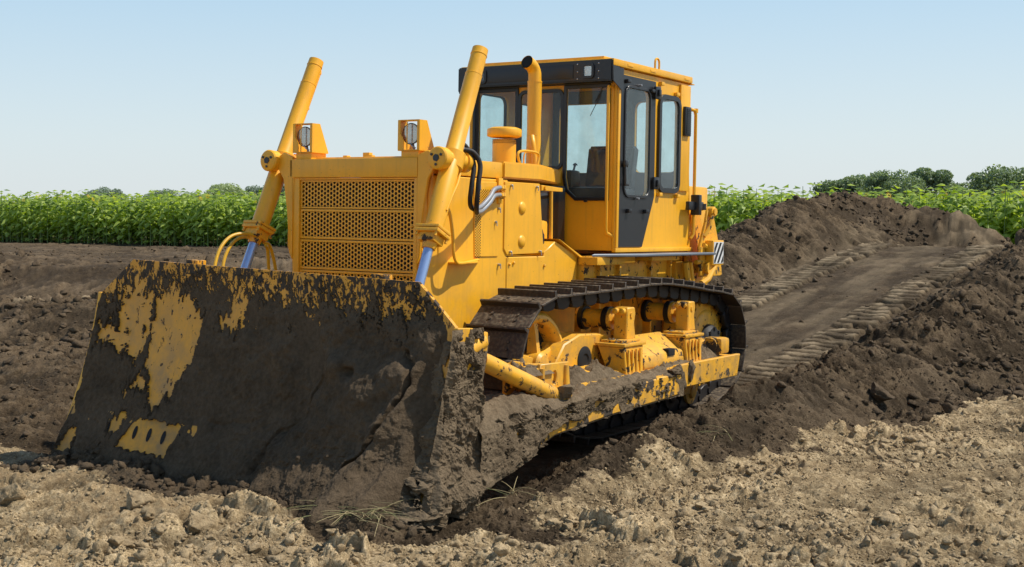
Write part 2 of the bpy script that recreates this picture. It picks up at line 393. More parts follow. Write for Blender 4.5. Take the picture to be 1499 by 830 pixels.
def terrain(x, y):
    far = sst(60, 26, np.hypot(x, y))
    base = .05*fbm(x*.5, y*.5, 3, 3)*far
    field = sst(-2.2, -4.5, y)*far
    bank = .54*np.exp(-((x+12.5+.12*(y+10)+1.2*vn(y*.16, x*0, 9))/1.9)**2)*sst(-3.5, -7., y)+.22*np.exp(-((x+5.+.10*(y+8)+.9*vn(y*.25, x*0, 10))/1.1)**2)*sst(-4.0, -6.5, y)
    base = base+bank+field*(.22*fbm(x*.35+y*.12, y*.30, 8, 3)+.03)
    rz = np.interp(x, RX, RZ)
    yy = np.abs(y)
    wob = .12*vn(x*1.3, y*.7, 5)
    corr = sst(1.75, 1.35, yy+wob)*sst(-3.6, -4.6, x)*sst(-20, -19, x)
    under = sst(1.42, 1.22, yy)*sst(1.3, 1.0, x)*sst(-5, -4.5, x)
    h = base*(1-np.maximum(corr, under))+rz*corr-.01*under
    # slopes beside the ramp
    sl = rz-.55*np.clip(yy-1.35, 0, 9); h = np.maximum(h, np.where(x < -4.6, sl, -1))
    streak = .07*fbm(x*1.6, y*.7, 21, 4)+.03*fbm(x*6, y*2., 22, 3)
    b1 = ridge(x, y, BERM1, .66, .22)+streak*sst(-4, -7, x)
    b2 = ridge(x, y, BERM2, .55, .18)+streak*.8
    k = .05
    ch = sst(1.30, 1.55, yy)   # the corridor itself stays clear
    b1c = np.where((x < -15.4), 1, ch); 
    h = np.where(b1 > h, h+(b1-h)*b1c, h); h = np.where(b2 > h, h+(b2-h)*sst(1.34, 1.75, y+wob*.6), h)
    onb = sst(-.06, .10, np.maximum(b1*b1c, b2*ch)-base*.5)*sst(.2, -.8, x)
    # pale clay areas
    e = 1.22+.16*fbm(x*2.5, y*2.5, 31, 4, .6)
    line = 2.05+.27*np.clip(-x-.5, 0, 40)+.30*fbm(x*1.8, y*1.8, 34, 5, .6)+.16*vn(x*1.1, y*1.1, 33)
    f1 = sst(e-.2, e+.2, x)*sst(-9, -3., y)
    f2 = sst(line-.30, line+.35, y)*sst(14., 8., -x)
    leftpale = sst(.95, 1.3, x)*sst(-1.5, -1.8, y)
    pale = np.clip(np.maximum(np.maximum(f1, f2), leftpale)*far, 0, 1)
    fieldstrip = sst(-24, -40, x-y*0)*.0
    pale = np.maximum(pale, fieldstrip)
    # spill of dark soil in front of the blade
    sp = np.exp(-((x-1.38)/.16)**2)*sst(1.75, 1.5, yy)
    dk = sst(1.75, 1.45, x+.25*vn(x*2.2, y*2.2, 35)+.10*vn(x*7, y*7, 36)-(y+.6)*.06)*sst(2.0, 1.7, yy)*sst(.9, 1.1, x)
    h = h+.07*sp*(.6+.6*vn(x*3, y*3, 37))
    pale = pale*(1-.92*dk)
    # soil texture
    ctrl = sst(-.35, .25, vn(x*.9+5, y*.9, 41))
    press = sst(.15, .5, vn(x*.55+2.2, y*1.4, 43))*sst(2.4, 2.7, y)*sst(1.2, -.5, x)    # smoothed, dragged zones right
    cl = (.46*domes(x, y, .42, 100, .38)*(.2+1.1*ctrl)*.42+.52*domes(x, y, .19, 110, .5)*(.35+.9*ctrl)*.19+.55*domes(x, y, .095, 120, .6)*.095+.35*domes(x, y, .05, 130, .7)*.05)
    rough_p = cl*(1-.6*press)+.028*fbm(x*4.5, y*4.5, 44, 6, .56)
    cd = (.40*domes(x, y, .30, 200, .14)*.30+.50*domes(x, y, .12, 210, .35)*.12+.55*domes(x, y, .055, 220, .6)*.055)
    fld = sst(-2.0, -3.5, y)
    cd = cd+fld*(.8*domes(x, y, .55, 230, .30)*.55*(.3+.9*ctrl)+.045*fbm(x*1.1, y*1.1, 47, 3)+.03*np.sin(x*1.9+1.5*vn(x*.3, y*.15, 48)))
    onb_ = np.clip(np.maximum(b1, b2)*3, 0, 1)
    cd = cd+onb_*(.5*domes(x, y, .24, 240, .42)*.24+.05*fbm(x*2.5, y*2.5, 49, 5, .68)-.015)
    rough_d = cd*.9+.032*fbm(x*4, y*4, 45, 7, .66)
    smooth = np.maximum(corr*sst(-16.6, -15.6, x), under)
    det = rough_p*pale+rough_d*(1-pale)*(1-.80*smooth)+.010*fbm(x*1.2, y*7, 46, 3)*corr
    nearf = sst(45, 20, np.hypot(x-7, y-6))*.7+.3
    det = det*nearf
    h = h+det
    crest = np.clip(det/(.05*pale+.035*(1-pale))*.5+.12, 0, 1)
    # pressed track prints
    pr = np.zeros_like(x)
    for yc in (.94, -.94):
        jag = .035*vn(x*9, y*3, 61); m = sst(.27, .23, np.abs(y-yc+.03*vn(x*1.3, y*0+yc, 63))+jag)*sst(-4.3, -4.7, x)*sst(-17, -16.2, x)
        ph = (x+.05*vn(x*2.5, y*4, 62)+.012*vn(x*8, y*14, 68))/.21; fr = ph-np.floor(ph)
        slab = sst(.0, .08, fr)*sst(.90, .66, fr)
        miss = sst(-.72, -.5, vn(np.floor(ph)*3.3, y*3+yc, 64))
        h = h+m*(.095*slab*miss-.045-det*.3); pr = np.maximum(pr, m*slab*miss*(.25+.75*sst(-.3, .5, vn(x*3, y*8, 65)+.4*vn(x*11, y*19, 69))))
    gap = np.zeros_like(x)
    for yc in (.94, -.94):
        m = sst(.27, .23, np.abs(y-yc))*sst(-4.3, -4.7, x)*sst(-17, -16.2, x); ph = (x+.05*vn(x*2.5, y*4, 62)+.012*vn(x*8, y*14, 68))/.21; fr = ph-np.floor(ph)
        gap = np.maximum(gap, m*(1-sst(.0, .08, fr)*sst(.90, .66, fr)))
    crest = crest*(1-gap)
    pr = np.where(gap > .3, -gap, pr)  # negative values carry the painted groove shade
    pr = np.maximum(pr, .38*corr*(1-sst(.62, .8, np.abs(yy-.94)*-1+1))*sst(-.5, .5, fbm(x*.9, y*2.5, 70, 4)))
    # an old pass of the tracks across the field at left
    for yc in (-9.9, -12.2):
        m = sst(.30, .22, np.abs(y-yc+.1*vn(x*.4, y*0, 66)))*sst(-1, -2, x)*sst(-15, -12, x)*sst(-.3, .2, vn(x*.5, y*.5+yc, 67))
        ph = x/.21; fr = ph-np.floor(ph); slab = sst(.0, .12, fr)*sst(1., .7, fr)
        h = h+m*(.04*slab-.02); pr = np.maximum(pr, m*slab*.8)
    # dusty lighter crust on parts of the field
    return h, pale, crest, pr
def H(x, y):
    return float(terrain(np.array([x], float), np.array([y], float))[0][0])

CAM = (7.102590, 5.948055, 1.814094)
def build_ground():
    head = math.atan2(-.54188598, -.83944077)
    a = [head]; 
    half = []
    t = 0
    while t < PI:
        st = math.radians(.072) if t < math.radians(25) else math.radians(.072)*(1+(t-math.radians(25))*60)
        st = min(st, math.radians(6)); t += st; half.append(min(t, PI))
    ang = np.array([head-x for x in half[::-1] if x < PI-.001]+[head]+[head+x for x in half[:-1]]+[head+PI-.0005])
    ang = np.concatenate([[head-PI+.0005], ang])
    rs = [.3, 1., 2., 3, 3.8, 4.4, 4.8]; 
    while rs[-1] < 4000:
        r = rs[-1]
        rs.append(r+(max(.0115, r*.00185) if r < 13 else r*.00135 if r < 25 else r*.006 if r < 90 else r*.06))
    R = np.array(rs); A, RR = np.meshgrid(ang, R)
    x = CAM[0]+RR*np.cos(A); y = CAM[1]+RR*np.sin(A)
    sh = x.shape; h, pale, crest, pr = terrain(x.ravel(), y.ravel())
    V = np.stack([x.ravel(), y.ravel(), h], 1)
    n0, n1 = sh; idx = np.arange(n0*n1).reshape(sh)
    F = np.stack([idx[:-1, :-1], idx[:-1, 1:], idx[1:, 1:], idx[1:, :-1]], -1).reshape(-1, 4)[:, ::-1]
    # centre cap
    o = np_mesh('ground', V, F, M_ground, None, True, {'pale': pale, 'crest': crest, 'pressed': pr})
    o.data.flip_normals() if o.data.polygons[len(F)//2].normal.z < 0 else None
    tag(o, 'churned dark topsoil and pale clay ground with a ramp', None, None, 'structure')
    return o
build_ground()

# loose clods ----------------------------------------------------------------
def ico(sub):
    b = bmesh.new(); bmesh.ops.create_icosphere(b, subdivisions=sub, radius=1)
    V = np.array([v.co[:] for v in b.verts]); F = np.array([[v.index for v in f.verts] for f in b.faces]); b.free(); return V, F
def vn3(P, s):
    return (vn(P[:, 0]+P[:, 2]*.7, P[:, 1]-P[:, 2]*.6, s)+vn(P[:, 1]*.9+P[:, 0]*.4, P[:, 2]+3.3, s+1)+vn(P[:, 2]*1.1, P[:, 0]-P[:, 1]*.5+7, s+2))/3
def lump_shape(V, s, amp=.55, f=1.3):
    q = V*f+s*3.17
    d = 1+amp*vn3(q, s)+amp*.5*vn3(q*2.4, s+9)+amp*.25*vn3(q*5.5, s+17)
    W = V*d[:, None]
    # a few flat broken faces
    r = np.random.default_rng(s)
    for _ in range(11):
        n = r.normal(size=3); n /= np.linalg.norm(n); c = .40+.35*r.random(); dd = W@n
        W = W-np.outer(np.clip(dd-c, 0, 9)*.94, n)
    W = W*(1+.13*vn3(V*6, s+31)+.08*vn3(V*13, s+37))[:, None]
    return W
SH2 = [(lump_shape(ico(2)[0], k+1, .95, 1.9), ico(2)[1]) for k in range(18)]
SH1B = [(lump_shape(ico(2)[0], k+160, .9, 1.7), ico(2)[1]) for k in range(12)]
SH2B = [(lump_shape(ico(3)[0], k+120, .95, 1.9), ico(3)[1]) for k in range(12)]
SH3 = [(lump_shape(ico(4)[0], k+40, .6), ico(4)[1]) for k in range(10)]
SH1 = [(lump_shape(ico(1)[0], k+80, .9, 1.7), ico(1)[1]) for k in range(24)]
def scatter(name, n, area, rfun, accept, mat, label, shapes=SH2, near=None):
    Vs = []; Fs = []; off = 0
    X = rng.uniform(area[0], area[1], n); Y = rng.uniform(area[2], area[3], n)
    if near:
        ang = np.arctan2(Y-CAM[1], X-CAM[0])-math.atan2(-.5419, -.8394); ang = (ang+PI) % (2*PI)-PI
        k_ = (np.abs(ang) < math.radians(27)) & (np.hypot(X-CAM[0], Y-CAM[1]) < near); X = X[k_]; Y = Y[k_]
    h, pale, crest, pr = terrain(X, Y); keep = accept(X, Y, pale, pr); X = X[keep]; Y = Y[keep]; h = h[keep]
    which = rng.integers(len(shapes), size=len(X))
    for w_ in range(len(shapes)):
        I = np.nonzero(which == w_)[0]
        if not len(I): continue
        W, F = shapes[w_]; m = len(I); q = rng.normal(size=(m, 4)); q /= np.linalg.norm(q, axis=1)[:, None]; a, b, c, d = q.T
        R = np.stack([1-2*(c*c+d*d), 2*(b*c-a*d), 2*(b*d+a*c), 2*(b*c+a*d), 1-2*(b*b+d*d), 2*(c*d-a*b), 2*(b*d-a*c), 2*(c*d+a*b), 1-2*(b*b+c*c)], 1).reshape(m, 3, 3)
        sz = np.array([rfun() for _ in range(m)]); sc = np.stack([np.ones(m), .7+.5*rng.random(m), .6+.35*rng.random(m)], 1)*sz[:, None]
        P = np.einsum('mij,vj->mvi', R, W)*sc[:, None, :]; P += np.stack([X[I], Y[I], h[I]+sz*.12], 1)[:, None, :]
        Vs.append(P.reshape(-1, 3)); Fs.append((F[None]+(np.arange(m)*len(W))[:, None, None]+off).reshape(-1, 3)); off += m*len(W)
    o = np_mesh(name, np.concatenate(Vs), np.concatenate(Fs), mat, None, False)
    return tag(o, label, 'clods', None, 'stuff')
pw = lambda lo, hi, k=2.6: (lambda: lo+(hi-lo)*rng.random()**k)
CL = lambda X, Y: np.clip(.35+1.1*fbm(X*.9, Y*.9, 90, 4), .04, 1)
scatter('pale_crumbs', 210000, (-7, 4.5, -4.5, 6.), pw(.004, .019, 2.2), lambda X, Y, p, q: (p+.5*(rng.random(len(X))-.5) > .55) & (q < .1) & (rng.random(len(X)) < .25+.75*CL(X, Y)), M_clod, 'fine pale clay crumbs covering the foreground', SH1, 11.5)
scatter('pale_clods', 16000, (-7, 3.6, -4.2, 5.2), pw(.010, .060, 3.0), lambda X, Y, p, q: (p+.5*(rng.random(len(X))-.5) > .6) & (q < .1) & (rng.random(len(X)) < CL(X+3, Y)), M_clod, 'loose pale clay clods scattered over the foreground', SH2B)
scatter('dark_crumbs', 110000, (-9, 2.2, -6, 5.), pw(.004, .020, 2.4), lambda X, Y, p, q: (p+.6*(rng.random(len(X))-.5) < .5) & ~((np.abs(Y) < 1.35) & (X < 1.2)) & (rng.random(len(X)) < .15+.85*CL(X, Y)), M_soil, 'fine dark topsoil crumbs over the berm beside the tracks', SH1, 13)
scatter('dark_clods', 8000, (-16, 1.8, -9., 4.5), pw(.006, .05, 4.), lambda X, Y, p, q: (p < .4) & ~((np.abs(Y) < 1.7) & (X < 1.2) & (X > -5)) & ((np.abs(Y) > 1.3) | (rng.random(len(X)) < .08)), M_soil, 'loose dark topsoil crumbs over the berms and field')
scatter('bank_clods', 38000, (-23, -3.6, -7, 6.5), pw(.012, .075, 3.2), lambda X, Y, p, q: (p < .5) & (np.abs(q) < .05) & ((np.abs(Y) > 1.3) | (X < -16.3) | (rng.random(len(X)) < .03)) & (rng.random(len(X)) < CL(X*.7, Y)+.12), M_soil, 'dark clods rolled over both banks of the ramp', SH1B, 32)
scatter('field_crumbs', 120000, (-32, 1.2, -48, -2.2), pw(.012, .085, 3.4), lambda X, Y, p, q: (p < .5) & (rng.random(len(X)) < CL(X*.5, Y*.5)) & (rng.random(len(X)) < np.clip(14/np.hypot(X-7, Y-6), .15, 1)), M_soil, 'dark clods and crumbs over the field left of the machine', SH1B, 60)
scatter('field_clods', 520, (-22, .5, -22, -3.4), pw(.03, .15, 3.2), lambda X, Y, p, q: (p < .4), M_soil, 'larger dark clods strewn over the field left of the machine')
scatter('spilled_clods', 1100, (1.28, 1.75, -1.9, 1.7), pw(.006, .06, 4.5), lambda X, Y, p, q: (X+.25*vn(X*2.2, Y*2.2, 35) < 1.66), M_soil, 'dark topsoil crumbs spilled along the foot of the blade')

def big_lump(name, x, y, r, mat, label, k, sq=.75, dz=.25, cat='soil lump', group=None):
    W, F = SH3[k % len(SH3)]
    a = np.array(Euler((k*1.3, k*.7, k*2.1)).to_matrix())
    P = (W@a.T)*np.array([r, r*.85, r*sq]); hz = H(x, y)
    o = np_mesh(name, P, F, mat, None, True); o.location = (x, y, hz+r*dz)
    return tag(o, label, cat, group)

# ------------------------------------------------------------------ BULLDOZER (machine frame: +X ahead, +Y its left, Z up)
BM = Matrix(((0.9997550550, 0.0001498898, -0.0221315945, 0), (0, 0.9999770663, 0.0067725083, 0), (0.0221321020, -0.0067708494, 0.9997321270, 0), (0, 0, 0, 1)))
dozer = bpy.data.objects.new('bulldozer', None); COL.objects.link(dozer); dozer.matrix_world = BM
tag(dozer, 'big yellow crawler bulldozer with muddy front blade, standing on the dark soil', 'bulldozer')
D = dozer
# --- blade
ROLL = Matrix.Rotation(-.024, 4, 'X')
def bx(z): return .93+.37*max(0, 1-z/1.36)**1.8
def btop(y): return 1.36 if abs(y) < 1.26 else 1.36-.25*(abs(y)-1.26)/.30
bm_ = MB(); b = bmesh.new(); ny, nz = 60, 24; G = []
ys = sorted(set([round(-1.56+3.12*i/ny, 4) for i in range(ny+1)]+[-1.26, 1.26]))
for side, off in ((0, 0), (1, -.028)):
    G.append([[b.verts.new((bx(btop(y)*k/nz)+off, y-.03, btop(y)*k/nz)) for k in range(nz+1)] for y in ys])
for side in (0, 1):
    g = G[side]
    for i in range(len(ys)-1):
        for k in range(nz): b.faces.new([g[i][k], g[i+1][k], g[i+1][k+1], g[i][k+1]])
g, q = G
for i in range(len(ys)-1):
    b.faces.new([g[i][nz], g[i+1][nz], q[i+1][nz], q[i][nz]]); b.faces.new([g[i][0], q[i][0], q[i+1][0], g[i+1][0]])
for k in range(nz):
    for i in (0, len(ys)-1): b.faces.new([g[i][k], g[i][k+1], q[i][k+1], q[i][k]])
bm_._merge(b)
for y0, y1 in ((-1.5, 1.44),):
    bm_.box(.72, .97, y0, y1, .10, .38, .01); bm_.box(.74, .93, y0, y1, .80, .98, .01)
for yb in (-1.1, -.8, -.35, .3, .8, 1.05):
    bm_.prism([(.95, .1), (.78, .1), (.74, .5), (.80, 1.2), (.915, 1.3)], 'Y', yb, yb+.025, 0)
for yb in (-.73, .90):     # lifting tabs behind the top edge
    bm_.box(.82, .90, yb-.06, yb+.05, 1.3, 1.385, .004)
blade = bm_.build('blade', M_blade, D); blade.matrix_local = ROLL
tag(blade, 'wide curved dozer blade, yellow paint showing through caked dark soil')
for s in (-1, 1):
    fr = [(bx(z)+.012, z) for z in (0, .15, .3, .45, .6, .75, .9, 1.02, 1.11)]
    yy = s*1.56-.03
    m = MB().prism(fr+[(.80, 1.10), (.705, 1.03), (.69, .10), (.80, .02)], 'Y', yy-.004*s, yy+.028*s, .004)
    m.build('side_plate', M_yel, blade)
# cutting edge with bolt slots
m = MB()
prof = [(bx(0)+.02, -.03), (bx(.12)+.018, .12), (bx(.32)+.016, .315), (bx(.32)+.001, .325), (bx(.12)+.001, .12), (bx(0)+.0, -.03)]
m.prism(prof, 'Y', -1.585, 1.52, .003)
m.mi = 1
for i in range(22):
    yc = -1.44+i*.137; zc = .215; r = .019
    b = bmesh.new(); vs = []
    for k in range(14):
        t = 2*PI*k/14; yv = yc+r*math.cos(t); zv = zc+r*2.3*math.sin(t); vs.append(b.verts.new((bx(zv)+.0195+.001, yv, zv)))
    b.faces.new(vs); m._merge(b)
m.build('cutting_edge', [M_edge, M_dark], blade)

# caked soil sheets ----------------------------------------------------------
def soil_sheet(name, fn, nu, nv, mat, parent, loc=None):
    """fn(u, v arrays 0..1) -> xyz arrays"""
    U, Vv = np.meshgrid(np.linspace(0, 1, nu), np.linspace(0, 1, nv), indexing='ij')
    P = fn(U.ravel(), Vv.ravel()); idx = np.arange(nu*nv).reshape(nu, nv)
    F = np.stack([idx[:-1, :-1], idx[1:, :-1], idx[1:, 1:], idx[:-1, 1:]], -1).reshape(-1, 4)
    o = np_mesh(name, P, F, mat, parent, True); return o
def polymask(y, z, poly, soft, s):
    """1 inside polygon, soft ragged edge"""
    k_ = min(1., soft*14)
    wy = y+k_*.014*fbm(y*16, z*10, s, 5, .65); wz = z+k_*.045*fbm(y*34, z*9, s+7, 5, .65)
    inside = np.zeros(y.shape, bool); dist = np.full(y.shape, 9.)
    n = len(poly)
    for i in range(n):
        (x1, y1), (x2, y2) = poly[i], poly[(i+1) % n]
        c = ((y1 > wz) != (y2 > wz)); xi = (x2-x1)*(wz-y1)/((y2-y1) if y2 != y1 else 1e-9)+x1
        inside ^= c & (wy < xi)
        dx, dy = x2-x1, y2-y1; t = np.clip(((wy-x1)*dx+(wz-y1)*dy)/(dx*dx+dy*dy), 0, 1)
        dist = np.minimum(dist, np.hypot(wy-x1-t*dx, wz-y1-t*dy))
    sd = np.where(inside, dist, -dist)
    return np.clip(.5+sd/soft, 0, 1)
PATCH = [([(-1.0, 1.12), (-.87, 1.19), (-.74, 1.13), (-.55, 1.02), (-.55, .82), (-.59, .69), (-.71, .47), (-.80, .40), (-.86, .42), (-.93, .61), (-1.0, .67)], .30),
         ([(-1.41, 1.03), (-1.22, 1.2), (-1.04, 1.14), (-1.03, .79), (-1.11, .64), (-1.21, .64), (-1.37, .77)], .62),
         ([(-1.54, .92), (-1.37, .93), (-1.38, .77), (-1.54, .75)], .4),
         ([(-.28, 1.2), (-.15, 1.19), (-.16, 1.06), (-.21, .94), (-.35, .94), (-.42, 1.02), (-.3, 1.05)], .55),
         ([(-1.16, .47), (-.96, .61), (-.93, .52), (-1.11, .44)], .45),
         ([(-1.17, .28), (-1.04, .30), (-1.04, .21), (-1.15, .15)], .5),
         ([(-1.62, .0), (-1.50, .21), (-1.42, .09), (-1.5, -.03)], .5)]
CUT = [(-.90, .315), (-.50, .305), (-.54, .10), (-1.03, .105)]
def seg_d(y, z, pts):
    d = np.full(y.shape, 9.)
    for (x1, y1), (x2, y2) in zip(pts, pts[1:]):
        dx, dy = x2-x1, y2-y1; t = np.clip(((y-x1)*dx+(z-y1)*dy)/(dx*dx+dy*dy), 0, 1)
        d = np.minimum(d, np.hypot(y-x1-t*dx, z-y1-t*dy))
    return d
def blade_soil(u, v):
    y = -1.60+u*3.155; top = np.where(np.abs(y+.03) < 1.26, 1.36, 1.36-.25*(np.abs(y+.03)-1.26)/.30)
    z = -.05+v*(top+.045)
    base = .93+.37*np.clip(1-z/1.36, 0, 1.2)**1.8
    t = .016+.008*fbm(y*5, z*4, 300, 5, .6)+.003*fbm(y*26, z*22, 303, 3)
    # thick slabs to the right and at the foot
    wy = y+.07*vn(y*4, z*4, 310)+.02*vn(y*14, z*14, 312); wz = z+.05*vn(y*5, z*5, 311)
    slabA = sst(.50, .66, wy+.30*np.clip(.75-wz, -1, 1)*.9)*sst(1.33, 1.18, wy-.12*(z))*sst(.95, .82, wz)
    slabB = sst(1.16, 1.28, wy+.28*np.clip(.7-wz, 0, 1))*sst(.78, .55, wz)
    slabC = sst(.62, .4, wz)*sst(-.3, .5, wy)*.5
    foot = sst(.42, .0, wz+.05*vn(y*3, z*3, 315))
    t = t+.085*slabA+.095*slabB+.03*slabC+.09*foot*(.3+.7*sst(-.6, .4, y))+.10*sst(.36, .0, z)*sst(.2, .9, y)*sst(1.56, 1.2, y)+.028*sst(.2, .8, y)*fbm(y*3, z*3, 322, 4)+.018*fbm(y*7, z*6, 323, 4)*sst(-.6, .2, y)+.014*domes(y, z, .13, 320, .4)*sst(.3, .9, y)
    # cracks and a hole
    cr = seg_d(wy, wz, [(1.16, .92), (1.28, .86), (1.29, .76), (1.24, .54), (1.10, .23), (1.0, .05)])
    cr2 = seg_d(wy, wz, [(.61, .84), (.56, .66), (.50, .5), (.36, .27), (.30, .12)])
    cr3 = seg_d(wy, wz, [(-.30, .40), (.02, .37), (.3, .45), (.42, .60)])
    t = t-.09*np.exp(-(cr/.020)**2)*sst(.2, .6, z+.3)-.04*np.exp(-(cr2/.016)**2)-.012*np.exp(-(cr3/.02)**2)
    t = t-.09*np.exp(-((y-.84)/.045)**2-((z-.79)/.03)**2)
    big = .11*sst(1.0, 1.25, y)*sst(.55, .12, z)*(1+.5*vn(y*6, z*6, 330)); t = t+big
    lowr = sst(.62, .30, z)*sst(-.4, .5, y)
    t = t+lowr*(.30*domes(y, z, .075, 331, .6)*.075+.35*domes(y, z, .035, 333, .6)*.035+.010*fbm(y*12, z*12, 335, 5, .65))+.004*fbm(y*22, z*18, 337, 4, .65)
    t = t*(1-.75*sst(1.0, 1.2, z))
    t = t+.030*sst(-.5, .3, y)*sst(1.05, .8, z)*fbm(y*2.2, z*1.6, 341, 4)
    t = np.maximum(t, .003)
    # bare paint
    st = fbm(y*22+z*9, z*9-y*3, 340, 6, .72); fine = fbm(y*75+z*30, z*34-y*10, 345, 4, .7)
    bare = np.zeros(y.shape)
    for k, (pl, thr) in enumerate(PATCH):
        m_ = polymask(y, z, pl, .07, 350+k*13); bare = np.maximum(bare, (m_ > np.maximum(thr+.24*st+.14*fine, .03))*1.)
    band = sst(1.0, 1.30, z-.07*vn(y*2, y*0, 360))*(.85+.25*vn(y*1.7, z, 361))
    bare = np.maximum(bare, ((band*1.25+.40*st+.40*fine) > .74)*1.*(z > .95))
    bare = np.maximum(bare, ((sst(1.27, 1.335, z)+.3*fine) > .75)*1.)
    mc = polymask(y, z, CUT, .02, 399)
    hole = 0
    t = np.where(bare > .5, -.006, t); 
    wy2 = y-.012*fbm(y*20, z*20, 371, 3); inc = polymask(wy2, z, CUT, .02, 398); t = np.where(inc > .5, -.02, t)
    t = np.where(y > 1.30, t*sst(1.56, 1.36, y)-.012*sst(1.40, 1.5, y), t)
    x = base+t; tuck = (v > .997) | (u < .001)
    x = np.where((v > .995), base-.004, x)
    return np.stack([x, y, z], 1)
cake = soil_sheet('caked_soil', blade_soil, 820, 430, M_soil, blade)
tag(cake, 'dark moist topsoil caked over the blade face')
YS = 1.56-.03+.028
def side_soil(u, v):
    z = .0+v*1.10; xf = .95+.37*np.clip(1-z/1.36, 0, 1.2)**1.8; xr = np.where(z < .1, .70, .70)
    x = xr+(xf+.05-xr)*u
    t = .022+.016*fbm(x*8, z*8, 400, 6, .66)+.07*sst(.6, .1, z)*(1+.6*vn(x*6, z*6, 401))+.5*domes(x, z, .15, 405, .7)*.15*sst(.95, .5, z)+.4*domes(x, z, .05, 407, .6)*.05
    st = fbm(x*13+z*4, z*6, 411, 5, .65)
    bare = (sst(.55, 1.0, z)*.75+st*.62) > .84
    bare |= seg_d(x+.02*st, z, [(1.06, .92), (1.10, .56)]) < .010+.008*st
    bare |= seg_d(x+.02*st, z, [(.95, .75), (.93, .60)]) < .008+.01*st
    bare |= (seg_d(x+.02*st, z, [(1.02, .0), (1.22, .04)]) < .055+.02*st)
    t = np.where(bare, -.006, np.maximum(t, .004))
    e = np.minimum(sst(0, .05, u), sst(1, .97, v)); e2 = sst(1., .93, u)
    t = np.where(bare, t, t*(.15+.85*e)*(.25+.75*e2))
    return np.stack([x, YS+t, z], 1)
tag(soil_sheet('caked_soil', side_soil, 180, 300, M_soilt, blade), 'drying soil crusted over the sunlit end plate')
def lump_part(name, c, r, k, mat, parent, sq=(1, 1, 1), sub=None):
    W, F = SH3[k % len(SH3)]; a = np.array(Euler((k*.9, k*1.7, k*.5)).to_matrix())
    P = (W@a.T)*np.array(sq)*r+np.array(c); return np_mesh(name, P, F, mat, parent, True)
for c, r, k, sq in (
                    ((.965, 1.40, 1.0), .085, 5, (.6, 1, 1)), ((.80, 1.55, .45), .15, 6, (1, .4, 1.3)), ((.80, 1.55, 1.07), .055, 8, (1.4, .8, .8))):
    lump_part('soil_lump', c, r, k, M_soilt if c[1] > 1.3 and c[2] < .5 else M_soil, blade, sq)
MB().tube([(.84, 1.52, .96), (.66, 1.52, 1.01)], .055).box(.64, .74, 1.49, 1.56, .95, 1.07, .012).build('bracket', M_yel2, blade)

def corner_soil(u, v):
    z = -.03+v*1.07; bz = .93+.37*np.clip(1-z/1.36, 0, 1.2)**1.8
    a = np.clip((u-.44)/.20, 0, 1)*PI/2; nx = np.cos(a); ny = np.sin(a)
    cx = bz+.004-.36*np.clip((u-.55)/.45, 0, 1); cy = 1.12+.435*np.clip(u/.55, 0, 1)
    low = sst(.70, .12, z+.10*vn(u*4, z*3, 701))
    T = .020+.115*low*np.sin(np.clip(u*1.25, 0, 1)*PI)**.6+.020*fbm(u*5, z*6, 702, 6, .64)+low*(.5*domes(u*.8, z, .16, 703, .6)*.16)+.4*domes(u*.8, z, .05, 704, .6)*.05+.30*domes(u*.8, z, .028, 706, .6)*.028
    e = np.minimum(sst(0, .12, u), sst(1, .86, u))*sst(0, .03, v)*sst(1, .97, v)
    st = fbm(u*9+z*4, z*7, 705, 6, .66)
    bare = ((sst(.60, 1.0, z)*.70+st*.60) > .74)
    bare |= (np.abs(u-.53+.01*st) < .016) & (z > .52) & (z < .90) & (st > -.25)
    bare |= (np.abs(z-.02-.10*(u-.5)) < .035) & (u > .50) & (u < .70) & (st > -.3)
    T = np.where(bare, -.010, np.maximum(T, .006)*e-.012*(1-e))
    return np.stack([cx+nx*T, cy+ny*T, z], 1)
tag(soil_sheet('caked_soil', corner_soil, 330, 420, M_soilt, blade), 'thick crumbly soil wrapped round the near corner of the blade')
rr_ = random.Random(5)
for k in range(0):
    z_ = .03+.75*(k/15)**1.2; r_ = .115*(1-.55*z_)*rr_.uniform(.8, 1.15)
    lump_part('soil_lump', (bx(z_)-.01+rr_.uniform(-.02, .03), 1.528+rr_.uniform(-.015, .02), z_), r_, 20+k, M_soilt, blade, (.75, .6, 1.25))
# --- radiator guard and hood
HW = .574; YH = .60
m = MB()
m.box(-.02, .045, -HW-.03, HW, 2.0, 2.136, .008)                 # top beam
m.box(-1.0, -.02, -HW, HW+.015, 2.03, 2.150, .010)              # tank top
m.prism([(.04, 2.02), (-.98, 2.02), (-.98, .70), (-.40, .70), (.0, 1.10)], 'Y', HW-.01, YH, .006)
m.prism([(.04, 2.02), (-.98, 2.02), (-.98, .98), (-.25, .98), (.0, 1.15)], 'Y', -YH, -HW+.01, .006)
m.box(-.02, .03, -HW, -HW+.055, 1.0, 1.998, .004); m.box(-.02, .03, HW-.035, HW-.008, 1.0, 1.998, .004)
m.box(-.02, .03, -HW+.056, HW-.036, .9, 1.08, .004)
m.box(-.02, .028, -HW+.056, HW-.036, 1.985, 1.998, .003)
guard = m.build('radiator_guard', M_yel, D)
